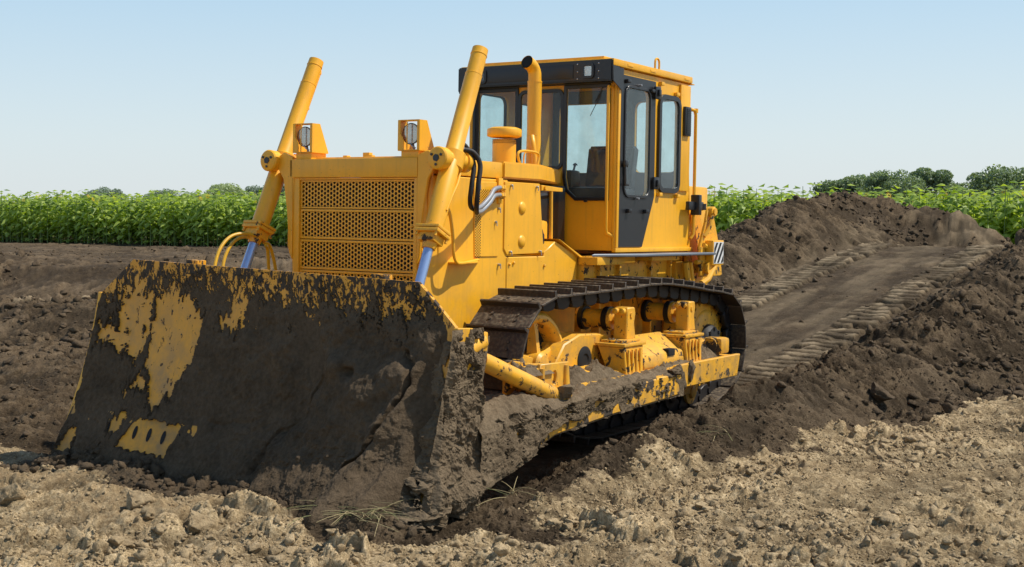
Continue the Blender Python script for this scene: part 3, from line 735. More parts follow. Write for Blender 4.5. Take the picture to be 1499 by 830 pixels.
# perforated panels
def perf_panel(y0, y1, z0, z1, x):
    p = .0313; cw = .0296; nc = 35; nr = 6; ky = cw/(p*.866)
    b = bmesh.new(); Y0 = (y0+y1)/2-(nc-1)*cw/2; Z0 = (z0+z1)/2-(nr-1)*p/2
    cells_ = []
    for c in range(nc):
        for r in range(nr):
            yc = Y0+c*cw; zc = Z0+r*p+(p/4 if c % 2 == 0 else -p/4); cells_.append((yc, zc))
    R = p/math.sqrt(3)
    for yc, zc in cells_:
        hexv = [(yc+ky*R*math.cos(PI/3*k), zc+R*math.sin(PI/3*k)) for k in range(6)]
        outer = []
        for k in range(6):
            a, c2 = hexv[k], hexv[(k+1) % 6]; outer += [a, ((a[0]+c2[0])/2, (a[1]+c2[1])/2)]
        inner = [(yc+(.0128)*math.cos(2*PI*k/12), zc+.0128*math.sin(2*PI*k/12)) for k in range(12)]
        o_ = [b.verts.new((x, *q)) for q in outer]; i_ = [b.verts.new((x, *q)) for q in inner]; j_ = [b.verts.new((x-.006, *q)) for q in inner]
        for k in range(12):
            n = (k+1) % 12
            b.faces.new([o_[k], o_[n], i_[n], i_[k]]); b.faces.new([i_[k], i_[n], j_[n], j_[k]])
    bmesh.ops.remove_doubles(b, verts=b.verts[:], dist=.0004)
    ya, yb = Y0-cw*.5, Y0+(nc-.5)*cw; za = Z0-p*.75; zb = Z0+(nr-1)*p+p*.75
    M2 = MB(); M2._merge(b)
    M2.box(x-.012, x+.003, y0, ya+.003, z0, z1, .001); M2.box(x-.012, x+.003, yb-.003, y1, z0, z1, .001)
    M2.box(x-.012, x+.003, ya+.003, yb-.003, z0, za+.011, .001); M2.box(x-.012, x+.003, ya+.003, yb-.003, zb-.011, z1, .001)
    return M2
grille = MB().box(-.06, -.03, -HW+.05, HW-.03, 1.05, 2.0, 0).build('radiator_core', M_rad, D)
for k in range(5):
    z1 = 1.982-k*.2216 if k == 0 else 1.7768+.0-(k-1)*.2216-.006; z0 = 1.7768-k*.2216 if k < 4 else 1.0
    if k == 4: z0 = 1.085-.2; z1 = 1.7768-3*.2216-.006; 
    if k == 4: continue
    perf_panel(-HW+.06, HW-.04, z0, z1, .012).build('grille_panel', M_yel, guard)
m = MB(); 
for k in range(4):
    for yb in (-HW+.078, HW-.058):
        m.dome((.018, yb, 1.88-k*.2216), .008, (1, 0, 0), .6, 10)
m.each('bolt', M_yel2, guard)
# hood, rear part tapering to the cab
m = MB()
pol = [(-1.003, YH), (-1.54, YH), (-2.45, .24), (-2.45, -.24), (-1.54, -YH), (-1.003, -YH)]
m.prism(pol, 'Z', 2.032, 2.160, .012, seg=2)
m.build('hood', M_yel, D)
# engine bay innards
m = MB().box(-1.0, -2.44, -.30, .30, 1.1, 2.02, .02)
m.tube(spline([(-1.75, .42, 1.98), (-1.66, .50, 1.9), (-1.62, .5, 1.75), (-1.72, .5, 1.6), (-1.68, .5, 1.45)]), .022, 8)
m.tube(spline([(-1.6, .42, 1.9), (-1.85, .46, 1.93), (-1.95, .4, 1.93)]), .03, 8)
m.box(-1.62, -1.75, .3, .52, 1.5, 1.62, .02); m.tube([(-1.9, .35, 1.5), (-1.66, .52, 1.56)], .03, 8)
m.build('engine', M_blk, D)
m = MB().tube([(-1.86, .50, 1.98), (-1.87, .50, 1.55)], .016).box(-1.8, -1.96, .3, .42, 1.48, 1.72, .03)
m.prism([(-1.55, 2.0), (-1.88, 1.985), (-1.88, 1.955), (-1.55, 1.955)], 'Y', .58, .60, .003).tube([(-1.60, .60, 1.978), (-1.60, .615, 1.978)], .018, 12)
m.build('engine_bracket', M_yel, D)
# engine side door
for s in (1, -1):
    y0, y1 = (YH-.02, YH+.006) if s > 0 else (-YH-.006, -YH+.02)
    m = MB().prism([(-1.012, 2.008), (-1.515, 2.008), (-1.59, 1.462), (-1.055, 1.452), (-1.012, 1.50)], 'Y', y0, y1, .004)
    pn = m.build('engine_door', M_yel, D)
    yo = s*(YH+.006)
    m = MB()
    for z in (1.813, 1.554): m.dome((-1.258, yo-.001*s, z), .050, (0, s, 0), .42, 24)
    m.each('boss', M_yel, pn)
    m = MB()
    for x, z in ((-1.09, 1.98), (-1.46, 1.98), (-1.09, 1.475), (-1.52, 1.475)): m.lathe([(0, .009), (.018, .009), (.022, .006)], (x, yo, z), (0, s, 0), 10).tube([(x, yo+.02*s, z), (x, yo+.022*s, z-.03)], .004, 6)
    m.each('latch', M_grey, pn)
# guard side panel with perforations
yo = YH+.008
m = MB().prism([(-.600, 1.992), (-.90, 1.998), (-.93, 1.443), (-.62, 1.443)], 'Y', YH, yo, .003)
sp = m.build('side_panel', M_yel, D)
b = bmesh.new()
def disc(b, x, y, z, r):
    b.faces.new([b.verts.new((x+r*math.cos(2*PI*k/8), y, z+r*math.sin(2*PI*k/8))) for k in range(8)])
for i in range(17):
    for j in range(26):
        x = -.628-i*.0150; z = 1.935-j*.0195-(.00975 if i % 2 else 0)
        if (z > 1.84) or i < 5: disc(b, x, yo+.0012, z, .0055)
mm_ = MB(); mm_._merge(b); mm_.build('perforation', M_dark, sp)
m = MB()
for x, z in ((-.66, 1.965), (-.885, 1.70), (-.945, 1.38), (-.93, 1.80)): m.lathe([(0, .010), (.02, .010)], (x, YH, z), (0, 1, 0), 10).tube([(x, YH+.022, z), (x, YH+.024, z-.03)], .004, 6)
m.each('latch', M_grey, sp)
MB().box(-.905, -.965, YH-.01, YH+.02, 1.84, 2.03, .004).box(-.975, -1.06, YH-.02, YH-.004, .72, 2.02, 0).build('pillar', M_yel, D)
# lower side housing
m = MB().prism([(-1.057, 1.436), (-1.60, 1.436), (-1.60, 1.47), (-1.775, 1.555), (-2.13, 1.432), (-2.10, .70), (-1.057, .70)], 'Y', .30, YH+.004, .006)
m.prism([(-1.775, 1.575), (-1.80, 1.570), (-2.20, 1.415), (-2.20, .75), (-2.165, .75), (-2.165, 1.405)], 'Y', .30, YH+.030, .004)
MB().prism([(-1.057, 1.436), (-2.13, 1.432), (-2.10, .98), (-1.057, .98)], 'Y', -YH-.004, -.30, .006).build('lower_housing', M_yel, D)
hs = m.build('lower_housing', M_yel, D)
m = MB()
for x, z in ((-1.09, 1.38), (-1.15, 1.39), (-1.60, 1.36), (-1.60, 1.12), (-1.09, 1.12), (-2.19, 1.36), (-2.19, 1.2)): m.lathe([(0, .011), (.012, .011), (.016, .007)], (x, YH+.003 if x > -2.15 else YH+.03, z), (0, 1, 0), 10)
m.each('bolt', M_yel2, hs)
# hull between the tracks
m = MB().box(-.25, -4.1, -.57, .57, .35, 1.20, .02).box(-2.15, -4.05, -.66, .66, 1.20, 1.41, .01)
for x in (-2.35, -2.7, -3.3, -3.7): m.box(x, x-.03, .62, .70, .6, 1.40, .004)
m.box(-2.2, -2.95, .60, .72, 1.37, 1.43, .006)
m.build('hull', M_yel2, D)
# --- small top fittings
m = MB()
for y in (-.18, .05): m.box(-.08, -.12, y-.02, y+.02, 2.149, 2.165, .004)
m.box(-.10, -.14, -.03, .03, 2.149, 2.185, .004)
m.tube(spline([(-.25, .30, 2.14), (-.2, .30, 2.185), (-.2, .45, 2.185), (-.25, .50, 2.14)]), .010, 8)
m.each('cap_latch', M_yel, D)
MB().tube(spline([(-1.38, .50, 2.155), (-1.35, .50, 2.235), (-1.42, .50, 2.262), (-1.60, .50, 2.262), (-1.66, .50, 2.235), (-1.64, .50, 2.155)], 30), .011, 8).build('grab_handle', M_yel, D)
# --- headlights
for yc in (.4985, -.475):
    a, c2 = yc-.094, yc+.094
    m = MB().box(-.13, .035, a+.02, c2-.02, 2.135, 2.182, .004)
    m.box(-.13, .05, a, c2, 2.182, 2.190, .002)
    side = [(.05, 2.190), (.05, 2.395), (-.035, 2.395), (-.13, 2.190)]
    m.prism(side, 'Y', a, a+.006, 0); m.prism(side, 'Y', c2-.006, c2, 0)
    m.box(-.035, .05, a+.006, c2-.006, 2.390, 2.396, 0)
    m.box(.044, .05, a+.006, a+.022, 2.190, 2.390, 0); m.box(.044, .05, c2-.022, c2-.006, 2.190, 2.390, 0)
    m.prism([(a+.022, 2.190), (a+.05, 2.190), (a+.05, 2.25), (a+.022, 2.30)], 'X', .044, .05, 0)
    m.tube([(.055, yc-.01, 2.19), (.055, yc-.01, 2.39)], .0045, 6)
    hg = m.build('headlight', M_yel, D)
    hg['label'] = 'round lamp in a boxy yellow guard'
    m = MB().lathe([(-.075, .02), (-.06, .045), (-.02, .068), (.0, .075), (.004, .075), (.004, .070)], (.02, yc, 2.30), (1, 0, 0), 28); m.build('lamp_shell', M_blk, hg)
    MB().lathe([(-.05, .01), (-.03, .04), (.0, .066), (.0045, .068)], (.021, yc, 2.30), (1, 0, 0), 28).build('reflector', M_silver, hg)
    MB().lathe([(.005, .069), (.012, .060), (.018, .035), (.020, .002)], (.021, yc, 2.30), (1, 0, 0), 28).build('lens', M_lens, hg)
    MB().tube([(.0, yc, 2.235), (.01, yc+.02, 2.19)], .008, 8).tube(spline([(.02, yc-.01, 2.24), (.035, yc+.02, 2.215), (.02, yc+.04, 2.20)]), .005, 6).build('lamp_bracket', M_grey, hg)
# --- lift cylinders
for s in (1, -1):
    y = s*.775
    ax = Vector((.566, s*.03, -1.28)).normalized(); top = Vector((-.42, s*.765, 2.925))
    def at(d): return top+ax*d
    Ltot = (Vector((.146, s*.795, 1.64))-top).length
    m = MB().lathe([(0, .050), (.004, .057), (.05, .0585), (.052, .0605), (.056, .0605), (.058, .0575), (.21, .0575), (.212, .0615), (.216, .0615), (.218, .060), (Ltot-.52, .062), (Ltot-.51, .068), (Ltot, .066)], top, ax, 32)
    cyl = m.build('lift_cylinder', M_yel, D)
    R3 = ax.to_track_quat('Z', 'Y').to_matrix().to_4x4()
    def bxat(M_, c, sx, sy, sz, bev=.006):
        M_.box(-sx/2, sx/2, -sy/2, sy/2, -sz/2, sz/2, bev, Matrix.Translation(c) @ R3)
    m = MB(); bxat(m, at(Ltot+.0), .185, .17, .022); bxat(m, at(Ltot+.028), .185, .17, .026); bxat(m, at(Ltot+.07), .13, .13, .06, .012)
    m.lathe([(0, .055), (.03, .05), (.05, .045)], at(Ltot+.09), ax, 20)
    for dx in (-.075, .075):
        for dy in (-.07, .07): m.lathe([(-.02, .010), (.06, .010)], at(Ltot+.01)+R3.to_3x3() @ Vector((dx, dy, 0)), ax, 8)
    m.build('cylinder_head', M_yel2, cyl)
    MB().lathe([(0, .034), (.62, .034)], at(Ltot+.12), ax, 24).build('piston_rod', M_chrome, cyl)
    e = at(Ltot+.74); MB().lathe([(-.06, .06), (.06, .06)], e, (0, 1, 0), 20).build('rod_end', M_yel2, cyl)
    # gimbal yoke
    c = at(.86); c = Vector((-.085, s*.775, 2.12))
    m = MB().lathe([(-.16, .060), (-.155, .075), (-.11, .075), (-.105, .062), (.10, .062), (.105, .078), (.17, .080), (.18, .072), (.186, .05), (.188, .03)], c, (1, 0, .04), 28)
    m.lathe([(-.065, .072), (-.055, .084), (.055, .084), (.065, .072)], c+ax*.0, ax, 28)
    m.mi = 1; m.lathe([(.187, .026), (.194, .026)], c, (1, 0, .04), 6)
    for k in range(3):
        t = 2*PI*k/3+.5; m.lathe([(.182, .010), (.194, .010)], c+Vector((0, .045*math.cos(t), .045*math.sin(t))), (1, 0, .04), 6)
    m.build('yoke', [M_yel, M_blk], cyl)
    # carrying bracket on the guard
    P1 = [(s*.575, 2.155), (s*.66, 2.185), (s*.715, 2.16), (s*.72, 2.07), (s*.665, 1.99), (s*.625, 1.75), (s*.60, 1.45), (s*.575, 1.40)]
    m = MB().prism(P1, 'X', .02, .045, .005).prism(P1, 'X', -.19, -.165, .005).box(-.165, .02, s*.575, s*.70, 2.06, 2.10, .006)
    m.prism([(s*.60, 2.13), (s*.64, 2.16), (s*.66, 2.10), (s*.61, 1.9), (s*.60, 1.7)], 'X', -.06, -.04, .004)
    m.build('cylinder_bracket', M_yel, D)
    m = MB()
    for d in (.09, .40, .75): p = at(d); m.box(p.x-.085, p.x-.055, p.y-.012, p.y+.012, p.z-.025, p.z+.012, .004)
    if s < 0: m.tube([at(.10)+Vector((-.085, 0, 0)), at(.45)+Vector((-.08, 0, 0)), at(.78)+Vector((-.075, 0, 0))], .010, 8)
    else: m.tube(spline([at(.84)+Vector((-.075, .0, 0)), at(.95)+Vector((-.085, .03, 0)), at(1.05)+Vector((-.07, .05, 0)), at(1.15)+Vector((-.03, .06, 0)), at(1.26)+Vector((.0, .065, 0))]), .010, 8)
    m.each('oil_pipe', M_yel, cyl)
# hoses at the left cylinder
m1 = MB(); m2 = MB()
for k in (0, 1):
    o = k*.035
    P = [(-.135-o*.8, .80, 2.235-o), (-.20-o, .81+o, 2.215-o), (-.25-o*.8, .84+o, 2.10), (-.22-o*.8, .85+o, 1.97), (-.215-o, .84+o, 1.86), (-.27-o*.5, .81+o, 1.805-o*.3), (-.36, .78+o*.5, 1.785-o*.6)]
    Q = [(-.36, .78+o*.5, 1.785-o*.6), (-.50, .745, 1.815-o), (-.65, .71, 1.88-o*1.2), (-.77, .67, 1.94-o*1.4), (-.90, .645, 1.960-o*1.6)]
    m1.tube(spline(P, 40), .0175, 12)
    qs = spline(Q, 48); m2.tube(qs, [.0165+(.0018 if i % 2 else 0) for i in range(len(qs))], 12)
    m2.lathe([(0, .022), (.03, .022)], P[0], (.5, 0, .8), 8)
hz = m1.build('hydraulic_hose', M_rub, D); m2.each('braided_hose', M_grey, hz)
m = MB()
for z in (1.958, 1.902): m.lathe([(-.03, .014), (-.025, .022), (.02, .022), (.024, .028), (.05, .028)], (-.905, .642, z), (-1, -.35, 0), 6)
m.each('hose_fitting', M_yel2, hz)
# yellow hoses at the right cylinder
m = MB()
for P in ([(.20, -.76, 1.56), (.30, -.79, 1.585), (.42, -.82, 1.56), (.53, -.82, 1.46), (.60, -.80, 1.30), (.62, -.78, 1.12)],
          [(.18, -.80, 1.53), (.27, -.83, 1.56), (.36, -.85, 1.52), (.44, -.85, 1.42), (.49, -.83, 1.28), (.50, -.8, 1.12)],
          [(.12, -.78, 1.52), (.06, -.78, 1.50), (.01, -.79, 1.42), (-.03, -.80, 1.32), (-.06, -.8, 1.15)],
          [(.14, -.74, 1.50), (.10, -.76, 1.47), (.07, -.78, 1.40), (.04, -.80, 1.30), (.02, -.8, 1.12)]):
    m.tube(spline(P, 30), .0128, 10)
m.build('hydraulic_hose', M_lemon, D)['label'] = 'bright yellow hoses arching below the cylinder'
# grab rails on the guard
MB().tube(spline([(-.30, .60, 1.77), (-.15, .70, 1.785), (-.155, .72, 1.72), (-.185, .72, 1.58), (-.20, .72, 1.47), (-.24, .715, 1.415), (-.34, .70, 1.405), (-.66, .61, 1.42)], 42), .012, 8).prism([(-.30, .60), (-.30, .70), (-.56, .68), (-.68, .60)], 'Z', 1.400, 1.412, .002).build('step_handle', M_yel, D)
MB().tube([(0, -.575, 1.755), (0, -.62, 1.755), (0, -.635, 1.74), (0, -.64, 1.50), (0, -.625, 1.465), (0, -.575, 1.432)], .011, 8).build('grab_handle', M_yel, D)
# --- air cleaner and exhaust
m = MB().lathe([(0, .096), (.20, .096), (.201, .094), (.22, .094)], (-1.61, .2, 2.15), (0, 0, 1), 36)
m.lathe([(.235, .11), (.245, .138), (.25, .141), (.295, .141), (.305, .136), (.318, .10), (.32, .01)], (-1.61, .2, 2.15), (0, 0, 1), 40)
ac = m.build('air_precleaner', M_yel, D)
b = bmesh.new()
for r_ in range(3):
    for k in range(44):
        t = 2*PI*(k+.5*(r_ % 2))/44; z = 2.366-r_*.013; c = Vector((-1.61+.0972*math.cos(t), .2+.0972*math.sin(t), z)); u = Vector((-math.sin(t), math.cos(t), 0))
        b.faces.new([b.verts.new(c+u*.0045), b.verts.new(c+Vector((0, 0, .006))), b.verts.new(c-u*.0045), b.verts.new(c-Vector((0, 0, .006)))])
mm_ = MB(); mm_._merge(b); mm_.build('intake_holes', M_dark, ac)
ex = Vector((-2.06, .2, 0)); m = MB()
P = [ex+Vector((0, 0, z)) for z in (2.14, 2.3, 2.5, 2.7, 2.875)]
m.tube(P, [.064, .062, .058, .060, .060], 28)
P2 = [ex+Vector((0, 0, 2.86)), ex+Vector((0, 0, 2.91))]+[ex+Vector((.085-.085*math.cos(t), -.01*math.sin(t), 2.94+.085*math.sin(t))) for t in (.1, .35, .6, .85, 1.1, 1.3)]+[ex+Vector((.11, -.012, 3.038))]
m.tube(P2, [.055]*(len(P2)-1)+[.057], 28, caps=False)
m.lathe([(0, .0625), (.012, .0625)], ex+Vector((0, 0, 2.875)), (0, 0, 1), 28)
exh = m.build('exhaust_pipe', M_yel, D)
MB().tube(P2[1:]+[], [.050]*(len(P2)-1), 24).build('exhaust_bore', M_dark, exh)
MB().tube(spline([(-2.0, .22, 2.42), (-1.97, .25, 2.36), (-1.96, .27, 2.26), (-1.96, .28, 2.14)]), .024, 12).tube(spline([(-1.86, .23, 2.155), (-1.86, .24, 2.27), (-1.97, .24, 2.30)]), .007, 6).each('breather_pipe', M_yel, exh)

# --- cab
XF, XR_, CY, CZ0, CZ1 = -2.50, -3.96, .75, 1.475, 3.02
m = MB()
doorpoly = [(-2.545, 1.505), (-2.545, 2.972), (-3.197, 2.972), (-3.203, 1.95), (-2.985, 1.505)]
dwin = rrect(-3.075, -2.628, 1.955, 2.868, .07); rwin = rrect(-3.665, -3.305, 2.035, 2.835, .06)
for s in (1, -1):
    y0, y1 = (CY-.03, CY) if s > 0 else (-CY, -CY+.03)
    m.prism([(XF+.0, CZ0), (XF+.0, CZ1), (XR_+.06, CZ1), (XR_-.04, CZ0)], 'Y', y0, y1, .004, holes=[grow(dwin, .012), grow(rwin, .012)])
    m.box(-3.70, -3.905, s*(CY+.001), s*(CY+.022), 2.02, 3.0, .004)
    m.box(-2.49, -4.02, s*(CY-.02), s*(CY+.018), 1.462, 1.497, .004)
    m.box(-2.505, -2.543, s*(CY+.001), s*(CY+.014), 1.50, 3.0, .004)
# front wall: yellow below, black frames above
pL = [(-.66, 2.855), (-.285, 2.855), (-.285, 1.985), (-.36, 1.93), (-.66, 1.93)]
fwR = [(.265, 2.86), (.655, 2.86), (.655, 1.93), (.37, 1.93), (.285, 2.00), (.265, 2.10)]
fwL = [(-a, z) for a, z in fwR]; fwC = rrect(-.205, .205, 2.195, 2.835, .04)
m.prism([(-CY+.031, CZ0), (CY-.031, CZ0), (CY-.031, CZ1), (-CY+.031, CZ1)], 'X', XF-.03, XF-.001, 0, holes=[grow(fwR, .012), grow(fwL, .012), grow(fwC, .012)])
# rear wall
rw = [rrect(-.64, .10, 2.20, 2.87, .06), rrect(.20, .64, 2.20, 2.87, .06)]
m.prism([(-CY+.031, CZ0), (CY-.031, CZ0), (CY-.031, CZ1), (-CY+.031, CZ1)], 'X', XR_+.04, XR_+.07, 0, holes=rw)
m.box(XF-.03, XR_+.07, -CY+.031, CY-.031, CZ0, CZ0+.03, 0)
cab = m.build('cab', M_yel, D)
def pane(parent, poly, axis, a, name='window'):
    # thin double-faced pane
    MB().prism(poly, axis, a-.0015, a+.0015, 0).build(name, M_glass, parent)
def ring(Mx, poly, axis, a0, a1, w):
    Mx.prism(grow(poly, w), axis, a0, a1, .004, holes=[poly])
m = MB()
for poly, w in ((fwR, .032), (fwL, .032), (fwC, .03)): ring(m, poly, 'X', XF, XF+.018, w)
m.prism([(-CY+.02, 2.90), (CY-.045, 2.90), (CY-.045, 2.80), (-CY+.02, 2.80)], 'X', XF+.0005, XF+.009, 0, holes=[])if False else None
m.box(XF+.001, XF+.012, -.735, .70, 2.893, 3.0, .002)
for yb in (-.262, .235): m.box(XF+.001, XF+.014, yb-.0, yb+.027, 2.17, 2.893, .002)
m.box(XF+.001, XF+.012, -.735, -.692, 1.9, 2.893, .002)
ff = m.build('windshield_frame', M_blk, D)
for poly in (fwR, fwL, fwC): pane(ff, grow(poly, .006), 'X', XF+.006)
MB().box(XF+.018, XF+.035, .46, .49, 1.885, 1.905, .003).build('frame_knob', M_blk, ff)
for s in (1, -1):
    yo = s*CY
    def yr(a, b): return (yo+s*a, yo+s*b) if s > 0 else (yo+s*b, yo+s*a)
    a, b_ = yr(.001, .014); m = MB().prism(doorpoly, 'Y', a, b_, .003, holes=[grow(dwin, .010)])
    a, b_ = yr(.008, .026); ring(m, dwin, 'Y', a, b_, .024)
    dr = m.build('door', M_blk, D); dr['label'] = 'black door slanting to a narrow foot'
    pane(dr, grow(dwin, .006), 'Y', yo+s*.014)
    m = MB()
    for x, z in ((-3.18, 2.87), (-3.18, 2.07)):
        a, b_ = yr(.026, .05); m.box(x-.05, x+.05, a, b_, z-.055, z+.055, .008); a, b_ = yr(.05, .07); m.box(x-.02, x+.02, a, b_, z-.03, z+.03, .006)
    m.each('lock', M_blk, dr)
    m = MB(); a, b_ = yr(.026, .055)
    m.box(-2.575, -2.625, a, b_, 2.19, 2.245, .006); m.box(-2.58, -2.60, *yr(.04, .052), 2.03, 2.20, .004); m.box(-2.60, -2.67, *yr(.026, .04), 2.03, 2.05, .003)
    for x in (-2.69, -3.01): m.box(x-.025, x+.025, *yr(.014, .05), 1.80, 1.835, .006)
    m.box(-2.60, -2.66, *yr(.014, .05), 2.905, 2.935, .006); m.box(-3.06, -3.12, *yr(.014, .05), 2.865, 2.895, .006)
    m.each('handle', M_blk, dr)
    m = MB(); 
    for x, z in ((-2.85, 2.905), (-2.84, 1.925)): m.lathe([(.01, .010), (.05, .010), (.052, .006)], (x, yo, z), (0, s, 0), 10)
    m.each('catch', M_grey, dr)
    m = MB(); ring(m, rwin, 'Y', *yr(.001, .026), .042); sf = m.build('side_window_frame', M_blk, D)
    pane(sf, grow(rwin, .006), 'Y', yo+s*.012)
    m = MB()
    for x, z in ((-3.30, 2.965), (-3.62, 2.90), (-3.30, 1.975), (-3.67, 1.97)): m.box(x-.03, x+.03, *yr(.001, .035), z-.016, z+.016, .004)
    m.each('hinge', M_yel, sf)
    # louvre
    m = MB().box(-3.745, -3.868, *yr(.022, .05), 2.53, 2.80, .006)
    for k in range(14): m.box(-3.765, -3.850, *yr(.05, .058), 2.555+k*.0168, 2.562+k*.0168, 0)
    m.build('air_vent', M_blk, D)
    # rails
    m = MB().tube([(-3.90, s*.765, 2.79), (-3.97, s*.785, 2.78), (-3.995, s*.785, 2.74), (-3.995, s*.785, 1.62), (-3.97, s*.77, 1.58)], .016, 10)
    m.lathe([(0, .022), (.04, .022)], (-3.995, s*.785, 2.76), (0, 0, 1), 10)
    m.build('hand_rail', M_yel, D)
    m = MB().tube([(XF+.02, s*.70, 2.862), (XF+.06, s*.70, 2.86), (XF+.065, s*.70, 2.83), (XF+.065, s*.70, 1.66), (XF+.05, s*.70, 1.625), (XF, s*.725, 1.60)], .014, 10)
    m.build('hand_rail', M_yel, D)
m = MB()
for poly in rw: ring(m, poly, 'X', XR_+.025, XR_+.04, .03)
rf = m.build('rear_window_frame', M_blk, D)
for poly in rw: pane(rf, grow(poly, .006), 'X', XR_+.035)
# roof and visor
m = MB().box(-2.372, -3.925, -CY-.03, CY+.03, 3.028, 3.088, .010)
m.box(-2.42, -3.0, -.60, .66, 3.088, 3.118, .010)
for x in (-2.62, -3.05, -3.75): m.box(x, x-.10, CY+.029, CY+.034, 3.045, 3.065, .002)
m.box(-3.90, -3.99, -CY-.02, CY+.02, 3.02, 3.028, .002)
roof = m.build('roof', M_yel, D)
for s in (1, -1):
    P = [(-3.165, s*.765, 3.08), (-3.165, s*.765, 3.145), (-3.18, s*.765, 3.17), (-3.205, s*.765, 3.178), (-3.23, s*.765, 3.17), (-3.245, s*.765, 3.145), (-3.245, s*.765, 3.08)]
    MB().tube(spline(P, 24), .010, 8).build('lifting_eye', M_yel, roof)
m = MB().prism([(-.80, 3.079), (-.80, 2.86), (-.77, 2.835), (-.72, 2.90), (.72, 2.90), (.775, 2.895), (.775, 3.079)], 'X', -2.495, -2.355, .010, seg=2)
m.box(-2.355, -2.350, -.62, .40, 2.93, 3.05, .002)
m.prism([(-2.37, 2.90), (-2.51, 2.835), (-2.55, 2.84), (-2.55, 3.02), (-2.36, 3.02)], 'Y', .775, .782, 0)
vis = m.build('visor', M_blk, D)
m = MB()
for y in (-.66, .44, .645): 
    for z in (2.925, 2.985, 3.05): m.dome((-2.356, y, z), .006, (1, 0, 0), .6, 8)
m.each('rivet', M_silver, vis)
for y in (.545, -.545):
    m = MB().prism(grow(rrect(y-.038, y+.038, 2.945, 3.03, .012), .022), 'X', -2.356, -2.340, .003, holes=[rrect(y-.038, y+.038, 2.945, 3.03, .012)])
    wl = m.build('work_light', M_blk, D)
    MB().box(-2.354, -2.351, y-.036, y+.036, 2.947, 3.028, 0).build('reflector', M_silver, wl)
    MB().box(-2.346, -2.343, y-.037, y+.037, 2.946, 3.029, 0).build('lens', M_lens, wl)
# inside
m = MB().box(-3.35, -3.80, -.27, .27, 1.85, 1.98, .05).prism([(-3.70, 1.95), (-3.80, 1.95), (-3.90, 2.42), (-3.84, 2.46), (-3.78, 2.44)], 'Y', -.25, .25, .02, seg=2).box(-3.0, -3.4, .33, .48, 1.9, 2.02, .03).box(-3.0, -3.4, -.48, -.33, 1.9, 2.02, .03)
m.box(-3.35, -3.75, -.2, .2, 1.5, 1.86, .02)
m.build('driver_seat', M_seat, D)
m = MB().box(-2.56, -2.80, -.62, .62, 1.51, 2.02, .04).box(-2.62, -2.78, -.3, .25, 2.0, 2.17, .03)
m.tube([(-2.8, .12, 2.0), (-2.86, .14, 2.22)], .010, 8).dome((-2.865, .14, 2.22), .022, (0, 0, 1), 1).tube([(-2.8, -.2, 2.0), (-2.86, -.2, 2.2)], .010, 8)
m.build('control_console', M_blk, D)
m = MB().prism([(-3.5, 3.015), (-2.56, 3.015), (-2.56, 2.99), (-3.5, 2.99)], 'Y', -.6, .6, 0)
m.build('cab_lining', M_seat, D)
MB().prism([(-.715, 1.52), (.715, 1.52), (.715, 3.0), (-.715, 3.0)], 'X', XR_+.073, XR_+.079, 0, holes=[grow(h_, .004) for h_ in rw]).build('cab_lining', M_lin, D)
MB().tube([(-2.485, .62, 2.87), (-2.482, .55, 2.74)], .004, 6).tube([(-2.482, .60, 2.80), (-2.482, .50, 2.62)], .003, 6).build('wiper', M_blk, D)
# step plate along the cab, rear fittings
MB().prism([(-2.08, .765), (-2.64, .955), (-4.15, .955), (-4.15, .765)], 'Z', 1.428, 1.452, .006).build('step_plate', M_plate, D)
MB().prism([(-2.10, -.765), (-2.64, -.955), (-4.15, -.955), (-4.15, -.765)], 'Z', 1.428, 1.452, .006).build('step_plate', M_plate, D)
MB().box(-2.12, -2.60, .62, .80, 1.36, 1.424, .006).box(-3.0, -3.55, .64, .86, 1.385, 1.424, .006).each('step_bracket', M_yel2, D)
m = MB().box(-3.99, -4.55, -.68, .68, 1.15, 2.08, .03)
m.build('fuel_tank', M_yel, D)
m = MB()
for y0 in (.70, .84):
    m.prism([(-4.0, 1.22), (-3.97, 1.50), (-4.10, 1.74), (-4.13, 1.84), (-4.18, 1.885), (-4.25, 1.87), (-4.27, 1.80), (-4.42, 1.50), (-4.5, 1.22)], 'Y', y0, y0+.028, .005, holes=[[(-4.19+.018*math.cos(t*PI/4), 1.835+.018*math.sin(t*PI/4)) for t in range(8)]])
m.lathe([(0, .05), (.04, .05), (.045, .035), (.06, .035)], (-4.19, .865, 1.835), (0, 1, 0), 20)
m.tube([(-4.05, .87, 1.6), (-4.12, .90, 1.70), (-4.16, .90, 1.80)], .02, 8).tube([(-4.02, .88, 1.52), (-4.10, .88, 1.50)], .024, 8).tube([(-4.0, .86, 1.50), (-3.98, .86, 1.40)], .024, 8)
m.lathe([(-.16, .05), (.03, .05), (.04, .062), (.07, .062)], (-4.10, .85, 1.30), (0, 1, 0), 20)
m.tube([(-4.18, .92, 1.31), (-4.05, .92, 1.20), (-3.95, .90, 1.16)], .03, 10).tube([(-3.80, .80, 1.36), (-3.86, .80, 1.18)], .035, 8).tube([(-3.9, .80, 1.36), (-3.96, .80, 1.16)], .028, 8).tube([(-3.9, .86, 1.36), (-4.15, .86, 1.36)], .022, 8)
m.box(-3.78, -4.5, .62, .72, 1.0, 1.36, .01)
m.build('rear_linkage', M_yel2, D)
m = MB().box(-4.09, -4.34, .87, .948, 1.33, 1.565, .008)
mk = m.build('marker_box', M_yel, D)
mk['label'] = 'small yellow box carrying a striped warning plate'
MB().box(-4.105, -4.325, .948, .952, 1.345, 1.55, 0).build('warning_plate', M_white, mk)
b = bmesh.new()
x0, x1, z0, z1 = -4.318, -4.112, 1.352, 1.543
